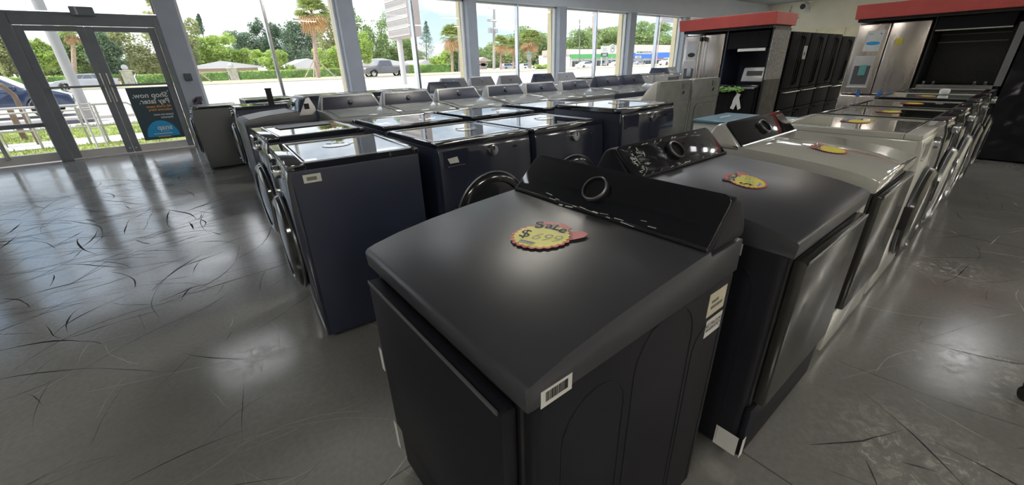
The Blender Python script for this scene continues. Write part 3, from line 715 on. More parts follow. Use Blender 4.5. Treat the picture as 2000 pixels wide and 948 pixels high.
# --- right-hand row ---------------------------------------------------
R4 = front_loader('white front-load dryer beside the white console dryer in the right row', (2.98+.345, .31+.36, 0), 0, M['white'], mat('white_glass_top', (.42, .42, .38), .06, coat=1, var=.04), M['white'], ht=.99, doorring=M['greyglass'], name='clothes_dryer', washer=False)
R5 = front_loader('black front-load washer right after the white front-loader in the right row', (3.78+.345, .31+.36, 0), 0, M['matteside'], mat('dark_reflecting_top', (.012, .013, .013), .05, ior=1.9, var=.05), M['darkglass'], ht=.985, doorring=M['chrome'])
mk(R5, 'black front-load washer, third last in the right row', 4.56+.345, .67)
R7 = front_loader('pale teal-topped washer in the right row near the open range', (5.36+.345, .31+.36, 0), 0, M['slate'], mat('pale_teal_top', (.36, .42, .40), .1, coat=.8, var=.08), M['greyglass'], ht=1.0)
R8 = front_loader('dark plastic-wrapped machine before the range in the right row', (6.2+.345, .31+.36, 0), 0, M['matteside'], mat('grey_wrapped_top', (.09, .10, .10), .2, coat=.6, var=.2), M['darkglass'], ht=1.0)
lo = MB().prism(rrect(.12, .07, .03), 0, .05, 'z', bev=.015).build('foam_block', mat('white_foam', (.75, .78, .76), .7, var=.05)); lo.location = (5.95, .62, 1.0); tag(lo, 'small white foam block on the pale teal-topped washer', 'foam block')

# ------------------------------------------------------------------ sale tags
def sale_tag(label, loc, rz, sc=1.0, tilt=0, price='$699', full=True, face=None):
    t = thing('sale_tag', label, 'price tag', loc, rz, 'yellow sale price tags' if False else None)
    def scallop(r, n, a, z0, z1, sx=1.18):
        pts = [((r+a*abs(math.sin(n*th/2)))*sx*math.cos(th), (r+a*abs(math.sin(n*th/2)))*math.sin(th)) for th in [2*PI*i/144 for i in range(144)]]
        return MB().prism(pts, z0, z1, 'z')
    s = sc
    red = scallop(.066*s, 24, .006*s, 0, .0012); red.prism([(.062*s, .0), (.075*s, .028*s), (.105*s, .036*s), (.122*s, .022*s), (.112*s, .002*s), (.09*s, -.012*s), (.07*s, -.02*s)], 0, .0012, 'z')
    red.prism([(-.035*s, .055*s), (-.03*s, .085*s), (.0*s, .09*s), (.05*s, .078*s), (.075*s, .05*s), (.05*s, .03*s)], 0, .0012, 'z')
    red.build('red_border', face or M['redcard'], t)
    scallop(.060*s, 24, .005*s, .0012, .002).build('yellow_face' if not face else 'painted_glare_face', face or M['yellow'], t)
    for ch, x, y, r, z in (('S', -.018, .064, .15, .058), ('a', .012, .060, -.1, .05), ('L', .034, .050, -.3, .045), ('e', .054, .036, -.4, .048)):
        text('letter_outline', ch, z*s, M['paper'], Tm((x*s, y*s, .0024), 0, 0, r), t, bold=.0035*s); text('letter', ch, z*s, M['ink'], Tm((x*s, y*s, .0028), 0, 0, r), t, bold=.001*s)
    if full:
        text('price', price[0], .062*s, M['ink'], Tm((-.045*s, .008*s, .0024), 0, 0, -.1), t, bold=.0004); text('price', price[1:], .055*s, mat('faint_marker', (.42, .42, .14), .5, var=.1), Tm((.015*s, -.012*s, .0024), 0, 0, -.2), t, shear=.2)
        MB().box(-.022*s, .022*s, -.007*s, .007*s, .002, .0032, T=Tm((-.03*s, -.040*s, 0), 0, 0, -.35)).build('white_strip', M['paper'], t)
        text('strip_letters', 'AWARD', .011*s, M['ink'], Tm((-.03*s, -.040*s, .0036), 0, 0, -.35), t)
    t.rotation_euler = (tilt, 0, rz) if rz == 0 else (0, 0, rz)
    return t
a = sale_tag('yellow sale tag with red border reading a price, on the nearest matte black dryer', (.665, .715, .9625), -PI/2+.05, 1.0)
a.rotation_euler = Matrix.Rotation(-.09, 3, 'Y').to_4x4().to_euler(); a.rotation_euler = (Matrix.Rotation(-.09, 4, 'Y') @ Matrix.Rotation(-.95, 4, 'Z')).to_euler()
a.location = (.66, .72, .9615)
b = sale_tag('yellow sale tag on the matte black dryer with the film-wrapped console', (1.62, .615, .9545), .0, .95); b.rotation_euler = (Matrix.Rotation(.105, 4, 'X') @ Matrix.Rotation(.5, 4, 'Z')).to_euler(); b.location = (1.60, .60, .9545)
c = sale_tag('yellow sale tag on the white console dryer', (2.45, .60, .96), 0, .95, full=False); c.rotation_euler = (Matrix.Rotation(.105, 4, 'X') @ Matrix.Rotation(.5, 4, 'Z')).to_euler(); c.location = (2.47, .58, .9545)
for lab, x, y, z in (('yellow sale tag on the white front-load dryer of the right row', 3.38, .70, .988), ('yellow sale tag on the black washer after the white front-loader', 4.15, .68, .983), ('yellow sale tag on the third-last black washer of the right row', 4.95, .68, .983), ('faint yellow sale tag on the pale teal-topped washer', 5.65, .7, .998)):
    d = sale_tag(lab, (x, y, z), .4, .95, full=False)
for lab, x, y, r, zz in (('sale tag greyed by painted glare on the corner washer facing the entrance', .66, 2.48, .1, .982), ('sale tag with pale painted glare on the left camera-facing washer', 1.52, 2.42, .3, .982), ('sale tag with painted glare on the second camera-facing washer', 2.25, 2.42, .2, .982), ('sale tag on the tall dark washer at the right end', 2.95, 2.25, .2, 1.057)):
    d = sale_tag(lab, (x, y, zz), r, .95, full=False, face=mat('painted_glare_card', (.42, .42, .42), .25, coat=1, var=.05))  # window glare on these yellow tags is painted as a grey card colour
ps = MB().box(-.19, .19, -.09, .09, 0, .003, T=Tm((0, 0, 0), 0, 0, .05)).build('document_sheet', mat('grey_card', (.16, .17, .19), .5, var=.05)); ps.location = (.74, 3.62, .984); tag(ps, 'dark grey folder lying on the washer behind the corner one', 'folder')

# ================================================================== RED-TOPPED KITCHEN DISPLAYS
def canopy(t, y0, y1, x, dep, z0, z1):
    MB().prism([(x-.10, z0), (x-.16, z1), (x+dep, z1), (x+dep, z0)], y0-.06, y1+.06, 'y', bev=.006, seg=1).build('red_canopy', M['red'], t)
    MB().box(x-.05, x+dep, y0, y1, z0-.05, z0, .004, 1).build('canopy_soffit', M['black'], t)
def fridge(label, x, y0, y1, ht, handles, dispenser, tape=False, split=None, mat_=None):
    """French-door refrigerator facing -X; x = front plane; y0<y1"""
    S_ = mat_ or M['steel']; t = thing('refrigerator', label, 'refrigerator', (x+.38, (y0+y1)/2, 0)); w = y1-y0; h = w/2
    X0 = -.38
    MB().box(X0+.07, .36, -h+.005, h-.005, .03, ht-.02, .01, 1).build('cabinet', M['slate'] if mat_ is None else mat_, t)
    zs = .80
    c = split if split is not None else 0
    dl = MB().box(X0, X0+.065, c+.004, h, zs+.01, ht, .02, 3).build('door', S_, t); dr = MB().box(X0, X0+.065, -h, c-.004, zs+.01, ht, .02, 3).build('door', S_, t)
    MB().box(X0, X0+.065, -h, h, .42, zs-.008, .018, 3).build('freezer_drawer', S_, t); MB().box(X0, X0+.065, -h, h, .06, .41, .018, 3).build('freezer_drawer', S_, t)
    if handles:
        for s in (-1, 1):
            hd = MB().cyl((X0-.055, c+s*.035, zs+.06), (X0-.055, c+s*.035, ht-.08), .011).build('handle', M['steelbright'], dl if s > 0 else dr)
            MB().box(X0-.066, X0+.005, c+s*.035-.018, c+s*.035+.018, ht-.11, ht-.04, .005, 1).box(X0-.066, X0+.005, c+s*.035-.018, c+s*.035+.018, zs+.02, zs+.08, .005, 1).build('handle_end', M['black'], dl if s > 0 else dr)
    if dispenser:
        y_, z_ = dispenser
        dp = MB().box(X0-.012, X0+.01, y_-.13, y_+.13, z_-.22, z_+.22, .008, 2).build('dispenser', mat('dispenser_grey', (.45, .45, .46), .35, var=.05), dl)
        MB().box(X0-.016, X0-.008, y_-.10, y_+.10, z_-.19, z_+.08, .004, 1).build('dispenser_recess', mat('dispenser_dark', (.10, .10, .11), .4, var=.1), dl)
        MB().box(X0-.03, X0-.012, y_-.06, y_+.03, z_-.06, z_+.09, .005, 1).build('dispenser_chute', M['teallight'] if tape else M['chrome'], dl)
        MB().box(X0-.045, X0+.0, y_-.13, y_+.13, z_-.235, z_-.215, .004, 1).build('drip_tray', M['frame'], dl)
    return t, X0
k1 = thing('display_kiosk', 'red-topped kitchen display bay holding the steel refrigerator near the windows', 'display stand', (8.1, 4.0, 0))
def relk(t, o): o.parent = t; o.location = -t.location; return o
XK = 8.1
for o in (MB().prism([(XK-.10, 1.875), (XK-.16, 2.06), (XK+.75, 2.06), (XK+.75, 1.875)], 3.08, 4.78, 'y', bev=.006, seg=1).build('red_canopy', M['red']),
          MB().box(XK-.04, XK+.7, 3.13, 4.72, 1.83, 1.875, .004, 1).build('soffit', M['black']),
          MB().box(XK+.02, XK+.72, 3.12, 3.16, 0, 1.84, .004, 1).build('end_panel', M['black']),
          MB().box(XK+.68, XK+.72, 3.16, 4.72, 0, 1.84, .004, 1).build('back_panel', M['navy']),
          MB().box(XK+.02, XK+.70, 3.88, 3.91, 0, 1.84, .004, 1).build('divider_panel', M['navy']),
          MB().box(XK-.02, XK+.66, 3.105, 3.121, 1.02, 1.80, .003, 1).build('speckled_sheet', mat('speckled_grey_sheet', (.30, .30, .29), .6, var=.5, vs=28)),
          MB().box(XK+.02, XK+.36, 3.18, 3.86, 1.53, 1.80, .008, 1).build('range_hood', M['blackst']),
          MB().box(XK-.01, XK+.02, 3.20, 3.66, 1.485, 1.53, .004, 1).build('hood_rail', mat('pale_perforated_strip', (.75, .75, .74), .4, var=.2, vs=90))): relk(k1, o)
fr1, X0 = fridge('stainless French-door refrigerator under the nearer-window red canopy', XK, 3.93, 4.70, 1.80, True, (.22, 1.14), False, .0)
s_ = MB().box(X0-.004, X0, .12, .32, 1.38, 1.70).build('energy_sheet', mat('grey_leaflet', (.45, .47, .50), .6, var=.05), fr1)
MB().prism([(.05*math.cos(a*PI/12)*1.5, .05*math.sin(a*PI/12)*.8) for a in range(24)], -.001, .001, 'z', T=Tm((X0-.005, .21, 1.46), 0, PI/2, 0)@Matrix.Rotation(PI/2, 4, 'Z')).build('leaflet_oval', M['ink'], s_)
rg = thing('wall_range', 'black range with tilted backguard display and green tissue on its handle', 'range', (XK+.34, 3.53, 0))
MB().box(-.32, .32, -.34, .34, .03, .90, .01, 2).build('body', M['blackst'], rg); MB().box(-.34, .32, -.345, .345, .90, .93, .006, 2).build('cooktop', M['gloss'], rg)
bgd = MB().prism([(.05, .93), (.12, 1.16), (.28, 1.16), (.32, .93)], -.34, .02, 'y', bev=.006, T=Matrix.Translation((-.3, 0, .06))).build('backguard', mat('grey_backguard', (.38, .38, .38), .35, metal=.4, var=.08), rg)
MB().box(-.004, .004, -.14, .12, -.03, .045, T=Tm((-.222, -.17, 1.12), 0, .29)).build('backguard_display', M['black'], bgd)
MB().box(-.36, -.325, -.31, .31, .30, .84, .008, 2).build('oven_door', M['blackst'], rg)
MB().cyl((-.40, -.31, .885), (-.40, .31, .885), .018).box(-.40, -.32, -.31, -.28, .87, .90).box(-.40, -.32, .28, .31, .87, .90).build('oven_handle', M['steelbright'], rg)
gt = MB(); random.seed(4)
for q in range(30):
    y = -.10+q*.0155; T_ = Tm((-.41+random.uniform(-.02, .02), y, .86+random.uniform(-.03, .03)), random.uniform(-1, 1), random.uniform(-.6, .6), random.uniform(-1, 1)); gt.box(-.045, .045, -.03, .03, -.006, .006, .005, 1, T=T_)
g_ = gt.build('green_tissue', M['green']); g_.location = rg.location; tag(g_, 'crumpled green tissue draped over the oven handle', 'tissue')
pp = MB().prism([(.03, 0), (.07, -.07), (.09, -.16), (.03, -.13), (-.03, -.28), (-.08, -.25), (.0, -.02)], -.004, .004, 'x').build('hanging_paper', M['paper']); pp.location = (XK-.06, 3.47, .79); tag(pp, 'white folded paper hanging on the black oven door', 'paper')
pp2 = MB().box(-.005, .005, -.035, .035, -.28, 0, .001, 1, T=Tm((0, 0, 0), .28)).build('paper_fold', M['paper'], pp)
# black refrigerators standing in line, facing the camera side
bl = ['black French-door refrigerator with a white label, next to the first red-topped display', 'second black refrigerator from the first red-topped display', 'third black refrigerator in the dark line, beside the far steel one', 'last black refrigerator in the dark line, mostly hidden by the far steel one']
def black_fridge(label, x):
    t = thing('refrigerator', label, 'refrigerator', (x+.455, 3.10+.4, 0)); h = .45
    MB().box(-h+.005, h-.005, -.33, .38, .03, 1.78, .01, 1).build('cabinet', M['blackst'], t)
    for s in (-1, 1):
        d = MB().box(min(s*.003, s*h), max(s*.003, s*h), -.39, -.335, .82, 1.79, .015, 3).build('door', M['blackst'], t)
        MB().tube([(s*.05, -.40, 1.72), (s*.05, -.44, 1.68), (s*.05, -.445, 1.3), (s*.05, -.44, .92), (s*.05, -.40, .88)], .012, 8).build('handle', M['blackst'], d)
    for z0, z1 in ((.44, .81), (.05, .43)):
        d = MB().box(-h, h, -.39, -.335, z0, z1, .015, 3).build('freezer_drawer', M['blackst'], t)
        MB().tube([(-.38, -.40, z1-.05), (-.36, -.44, z1-.05), (.36, -.44, z1-.05), (.38, -.40, z1-.05)], .012, 8).build('handle', M['steelbright'] if z1 > .5 else M['blackst'], d)
    return t
b0 = black_fridge(bl[0], 8.9)
for i in (1, 2, 3): place(copy_tree(b0), bl[i], (8.9+.95*i+.455, 3.5, -.03*(i == 3)+.0), 0)
l_ = MB().box(.22, .40, -.394, -.390, 1.33, 1.56).build('white_label', mat('dull_label', (.45, .46, .46), .6, var=.05), b0)
b0l = MB().prism([(.03*math.cos(a*PI/8), .03*math.sin(a*PI/8)) for a in range(16)], -.396, -.394, 'y', T=Matrix.Translation((.31, 0, 1.42))).build('label_mark', M['ink'], l_)
# second kiosk
XK = 8.5
k2 = thing('display_kiosk', 'large red-topped kitchen display at the right edge, over refrigerator and range', 'display stand', (XK, 1.2, 0))
for o in (MB().prism([(XK-.10, 1.865), (XK-.16, 2.05), (XK+.75, 2.05), (XK+.75, 1.865)], -.6, 2.14, 'y', bev=.006, seg=1).build('red_canopy', M['red']),
          MB().box(XK-.03, XK+.7, -.55, 2.11, 1.825, 1.865, .004, 1).build('soffit', M['black']),
          MB().box(XK+.68, XK+.72, -.55, 2.11, 0, 1.83, .004, 1).build('back_panel', M['black']),
          MB().box(XK+.05, XK+.70, 1.225, 1.25, 0, 1.83, .004, 1).build('divider_panel', M['black']),
          MB().prism([(XK+.02, 1.655), (XK+.02, 1.82), (XK+.45, 1.82), (XK+.45, 1.70)], .50, 1.215, 'y', bev=.006).build('range_hood', M['blackst']),
          MB().box(XK+.0, XK+.025, .50, 1.215, 1.645, 1.665, .003, 1).build('hood_edge', M['chrome']),
          MB().box(XK+.45, XK+.47, .52, 1.2, 1.50, 1.515).box(XK+.45, XK+.47, .52, 1.2, 1.60, 1.612).build('shelf_edge', mat('dim_trim', (.2, .2, .2), .4, var=.1)),
          MB().box(XK+.66, XK+.68, .47, 1.22, .95, 1.82, .003, 1).build('splashback', mat('dark_speckled_splashback', (.02, .022, .026), .3, var=.6, vs=70)),
          MB().box(XK-.02, XK+.68, .40, .44, 0, 1.83, .004, 1).build('right_panel', M['blackst'])): relk(k2, o)
rp = relk(k2, MB().box(XK-.03, XK-.015, .385, .455, .95, 1.70, .003, 1).build('grey_angle_strip', M['slate']))
fr2, X0 = fridge('stainless French-door refrigerator with dispenser and blue tape, under the right red canopy', XK, 1.27, 2.09, 1.80, False, (.215, 1.14), True, .02)
s_ = MB().prism([(.08, 1.42), (.28, 1.42), (.27, 1.70), (.07, 1.71)], X0-.004, X0, 'x').build('energy_sheet', mat('pale_leaflet', (.62, .65, .66), .6, var=.04), fr2)
MB().prism([(.085*math.cos(a*PI/12), .025*math.sin(a*PI/12)) for a in range(24)], 0, .002, 'z', T=Tm((X0-.0045, .175, 1.53), 0, -PI/2, 0)@Matrix.Rotation(PI/2, 4, 'Z')).build('leaflet_oval', M['cyan'], s_)
MB().box(X0-.005, X0-.003, .10, .115, 1.65, 1.665).box(X0-.005, X0-.003, .2, .25, 1.655, 1.66).build('leaflet_print', M['ink'], s_)
MB().box(X0-.004, X0, -.16, -.08, 1.50, 1.58).build('yellow_note', mat('dull_yellow_note', (.55, .48, .06), .6, var=.05), fr2)
for y_, a_ in ((.17, 0), (-.09, .3), (-.21, .0)): MB().box(X0-.005, X0+.001, -.022, .022, -.045, .045, T=Tm((0, y_, .815), a_)).build('blue_tape', M['bluetape'], fr2)
rg2 = thing('gas_range', 'gas range with four knobs under the right red canopy', 'range', (XK+.33, .83, 0))
MB().box(-.33, .33, -.375, .375, .03, .90, .008, 1).build('body', M['blackst'], rg2)
MB().box(-.36, -.32, -.375, .375, .88, .96, .006, 2).build('knob_rail', mat('grey_knob_rail', (.16, .16, .16), .35, metal=.5, var=.1), rg2)
for y_ in (-.30, -.20, .20, .30): MB().cyl((-.35, y_, .965), (-.40, y_, 1.0), .02, .014, 14).build('knob', M['chrome'], rg2)
MB().box(-.32, .33, -.375, .375, .90, .935, .004, 1).build('cooktop', M['gloss'], rg2)
wr_ = thing('refrigerator', 'plastic-wrapped dark appliance at the right edge past the range', 'refrigerator', (XK+.35, -.08, 0))
MB().box(-.36, .36, -.45, .45, .02, 1.78, .015, 2).build('cabinet', M['blackst'], wr_)
random.seed(9); vs = []; fs = []
for j in range(22):
    for i in range(12): vs.append((-.365-random.random()*.035, -.45+i*.082, .05+j*.08))
for j in range(21):
    for i in range(11): a_ = j*12+i; fs += [(a_, a_+1, a_+12), (a_+1, a_+13, a_+12)]
raw('plastic_wrap', vs, fs, FILM, wr_)

# small dark caster at the right edge of the floor
cs = thing('caster_wheel', 'black caster wheel at the right edge of the floor', 'wheel', (2.50, -.35, 0))
MB().cyl((-.012, 0, .035), (.012, 0, .035), .035, n=24).build('tyre', M['rubber'], cs); MB().box(-.02, .02, -.03, .03, .06, .10, .005, 1).box(-.02, -.015, -.012, .012, .03, .07).box(.015, .02, -.012, .012, .03, .07).build('fork', M['black'], cs)

# ================================================================== POSTER ON THE GLASS DOOR
po = thing('door_poster', 'dark poster seen from behind on the right glass door, with mirrored lettering', 'poster', (-.365, YW+.036, .70))
MB().box(-.315, .315, -.004, .004, -.48, .48).build('backing', M['teal'], po)
def pt(body, size, x, z, m_, b=0): text('mirrored_lettering', body, size, m_, Tm((x, -.006, z), PI/2), po, bold=b, align='LEFT', mirror=True)
def ptm(body, size, xr, z, m_, b=0):
    cu_T = Tm((xr, -.0085, z), PI/2); text('mirrored_lettering', body, size, m_, cu_T, po, bold=b, align='LEFT', mirror=True)
ptm('Shop now.', .125, .27, .335, M['paper'], .003); ptm('Pay later.', .125, .27, .225, M['paper'], .003)
ptm('All credit types', .062, .27, .13, M['orangeprint'], .0015); ptm('welcome here.', .062, .27, .07, M['orangeprint'], .0015)
ptm('Lease-to-own', .055, .26, -.02, M['paper'], .001); ptm('financing', .055, .24, -.075, M['paper'], .001)
pts = [(.25*math.cos(a*PI/30), -.43+.30*math.sin(a*PI/30)) for a in range(31)]
MB().prism(pts, -.0065, -.004, 'y').build('blue_dome', M['cyan'], po)
ptm('snap', .13, .17, -.265, M['paper'], .003); ptm('finance', .03, .1, -.33, M['paper'])
MB().box(-.15, .14, -.0085, -.004, -.383, -.370).build('fine_print_line', M['paper'], po)
MB().box(-.10, .10, -.0075, -.004, -.445, -.425).build('orange_bar', M['orangeprint'], po)
for k in range(3): MB().box(-.003, .003, -.0075, -.004, .0, .03, T=Tm((.275+.012*k, 0, .385+.002*k), 0, .5-.5*k)).build('print_spark', M['paper'], po)
po.location.y = YW+.034

# ================================================================== OUTDOORS
def gz(Y): return -.03 if Y < 25 else -.03+(Y-25)*.0063 if Y < 75 else .285+(Y-75)*.003
def strip(name, Y0, Y1, material, dz, kind='structure', X0=-160, X1=520, n=None):
    ys = [Y0]+[y for y in (25, 75) if Y0 < y < Y1]+[Y1]
    vs = []; fs = []
    for y in ys: vs += [(X0, y, gz(y)+dz), (X1, y, gz(y)+dz)]
    k = len(vs)
    for y in ys: vs += [(X0, y, gz(y)+dz-.25), (X1, y, gz(y)+dz-.25)]
    for i in range(len(ys)-1): a = 2*i; fs += [(a, a+1, a+3, a+2), (k+a+2, k+a+3, k+a+1, k+a)]
    e_ = len(ys)*2-2; fs += [(0, k, k+1, 1), (e_, e_+1, k+e_+1, k+e_)]
    o = raw(name, vs, fs, material); o['kind'] = kind; return o
strip('ground', YW+.02, 420, M['asphalt'], 0)
strip('pavement', 11.2, 12.2, M['walk'], .02, X0=-20, X1=60)
strip('lawn', 12.2, 13.1, M['turf'], .03, X0=-60, X1=60); strip('pavement', 13.1, 14.55, M['walk'], .045, X0=-60, X1=60); strip('lawn', 14.55, 18.6, M['turf'], .03, X0=-60, X1=14)
strip('kerb', 21.6, 21.9, M['kerb'], .10, X0=-60, X1=60); strip('kerb', 60.5, 61.2, M['kerb'], .12); strip('lawn', 61.2, 66.5, M['dryturf'], .10); strip('pavement', 66.5, 70, M['walk'], .12); strip('lawn', 70, 78.5, M['dryturf'], .10)
# grass blades on the near lawns
random.seed(2); vs = []; fs = []
for k in range(9000):
    y = random.uniform(12.2, 13.1) if k % 5 == 0 else random.uniform(14.55, 18.6); x = random.uniform(-9, 4); a = random.random()*PI; h_ = random.uniform(.03, .09); w_ = .02
    n = len(vs); vs += [(x-w_*math.cos(a), y-w_*math.sin(a), 0), (x+w_*math.cos(a), y+w_*math.sin(a), 0), (x+random.uniform(-.04, .04), y+random.uniform(-.04, .04), h_)]; fs.append((n, n+1, n+2))
g = raw('grass_blades', vs, fs, LEAF['grass']); tag(g, 'short green grass growing beyond the glass doors', 'grass', None, 'stuff')

def leaves(vs, fs, c, r, n, size, rnd, drop=0):
    for _ in range(n):
        z = rnd.uniform(-1, 1); a = rnd.uniform(0, 2*PI); q = math.sqrt(1-z*z); k = rnd.random()**.4
        p = Vector((c[0]+r[0]*q*math.cos(a)*k, c[1]+r[1]*q*math.sin(a)*k, c[2]+r[2]*z*k))
        u = Vector((rnd.uniform(-1, 1), rnd.uniform(-1, 1), rnd.uniform(-.6, .6))).normalized(); v = u.cross(Vector((rnd.uniform(-1, 1), rnd.uniform(-1, 1), rnd.uniform(-1, 1)))).normalized()
        s = size*rnd.uniform(.6, 1.3); m_ = len(vs)
        vs += [p-u*s, p+v*s*.5, p+u*s, p-v*s*.5]; fs.append((m_, m_+1, m_+2, m_+3))
def tree(label, px, pt_, pb, pw, Y, leaf, dens=1.0, group=None, name='leafy_tree', seed=0, flat=.8):
    """crown spans the picture rows pt_..pb at depth Y; real size follows from the depth"""
    rnd = random.Random(seed or int(px*7+Y)); top = aty(px, pt_, Y); bot = aty(px, pb, Y); le = aty(px-pw/2, (pt_+pb)/2, Y); ri = aty(px+pw/2, (pt_+pb)/2, Y)
    w = (ri.x-le.x)/2*1.12; h = (top.z-bot.z)/2*1.05; cz = (top.z+bot.z)/2; g0 = gz(Y); cx = (le.x+ri.x)/2
    t = thing(name, label, 'tree', (cx, Y, g0), 0, group); cz -= g0
    vs = []; fs = []; sz = max(w, h)
    nb = 15
    blobs = [((0, 0, -.05), .78)]+[((rnd.uniform(-.75, .75), rnd.uniform(-.6, .6), rnd.uniform(-.8, .72)), rnd.uniform(.22, .36)) for _ in range(nb+8)]
    for (bx, by, bz), br in blobs:
        leaves(vs, fs, (bx*w, by*w*flat, cz+bz*h), (br*w, br*w, br*h), int(dens*420*br*2.2), .030*sz+.10, rnd)
    raw('crown', vs, fs, leaf, t)
    mb = MB(); mb.tube([(0, 0, -.1), (.1, 0, max(.5, cz-h*.5)), (0, .1, cz+.2*h)], lambda q: .03*sz*(1.2-q*.9)+.05, 8)
    for s in (-1, 1): mb.tube([(0, 0, max(.4, cz-h*.7)), (s*.3*w, 0, cz), (s*.55*w, .1, cz+.35*h)], lambda q: .018*sz*(1.1-q)+.03, 6)
    mb.build('trunk', M['bark'], t); return t
def palm(label, px, pt_, pb, Y, rpx, dead=.3, lean=0, th=.22, name='palm_tree'):
    rnd = random.Random(int(px)); b = aty(px, pb, Y); c = aty(px-lean, pt_+rpx*.6, Y); g0 = gz(Y)
    e_ = aty(px+rpx, pt_+rpx*.6, Y); R = (e_-c).length; t = thing(name, label, 'tree', (b.x, Y, g0))
    C = Vector((c.x-b.x, 0, c.z-g0))
    MB().tube([(0, 0, -.1), (C.x*.3, 0, C.z*.35), (C.x*.7, 0, C.z*.7), C], lambda q: th*(1.25-.35*q), 12).build('trunk', M['palmbark'], t)
    for nm, n, lf, lo, hi in (('fronds', 46, LEAF['palm'], -.15, 1.4), ('dry_fronds', int(30*dead), LEAF['dead'], -1.25, -.3)):
        vs = []; fs = []
        for k in range(n):
            a = rnd.uniform(0, 2*PI); el = rnd.uniform(lo, hi); d = Vector((math.cos(a)*math.cos(el), math.sin(a)*math.cos(el), math.sin(el)))
            st_ = C+d*R*.35; s = d.cross(Vector((0, 0, 1))).normalized(); up = s.cross(d)
            for f_ in range(11):       # one fan of narrow leaflets
                th_ = (f_-5)*.24; q = (d*math.cos(th_)+s*math.sin(th_)).normalized(); tip = st_+q*R*.62*rnd.uniform(.8, 1.1)-Vector((0, 0, R*.16)); mid = st_+q*R*.32+up*.02*R; wv = q.cross(up)*R*.035
                m_ = len(vs); vs += [st_, mid-wv, tip, mid+wv]; fs.append((m_, m_+1, m_+2, m_+3))
            m_ = len(vs); vs += [C, C+s*.03*R, st_+s*.02*R, st_]; fs.append((m_, m_+1, m_+2, m_+3))
        raw(nm, vs, fs, lf, t)
    return t
def conifer(label, px, pt_, pb, pw, Y, leaf):
    rnd = random.Random(int(px)); top = aty(px, pt_, Y); bot = aty(px, pb, Y); w = (aty(px+pw/2, pb, Y).x-bot.x); g0 = gz(Y)
    t = thing('conifer_tree', label, 'tree', (bot.x, Y, g0)); hh = top.z-g0; z0 = bot.z-g0; vs = []; fs = []; dx = top.x-bot.x
    for k in range(26):
        q = k/25; z = z0+(hh-z0)*q; r = w*(1.03-q)+.2
        for b_ in range(12): a = rnd.uniform(0, 2*PI); rr = r*rnd.uniform(.8, 1.1); leaves(vs, fs, (dx*q+rr*.55*math.cos(a), rr*.55*math.sin(a), z+.1*r), (rr*.5, rr*.5, .03*hh), 12, .012*hh, rnd)
    raw('needles', vs, fs, leaf, t); MB().tube([(0, 0, 0), (dx, 0, hh*.97)], lambda q: .02*hh*(1.05-q), 8).build('trunk', M['bark'], t); return t
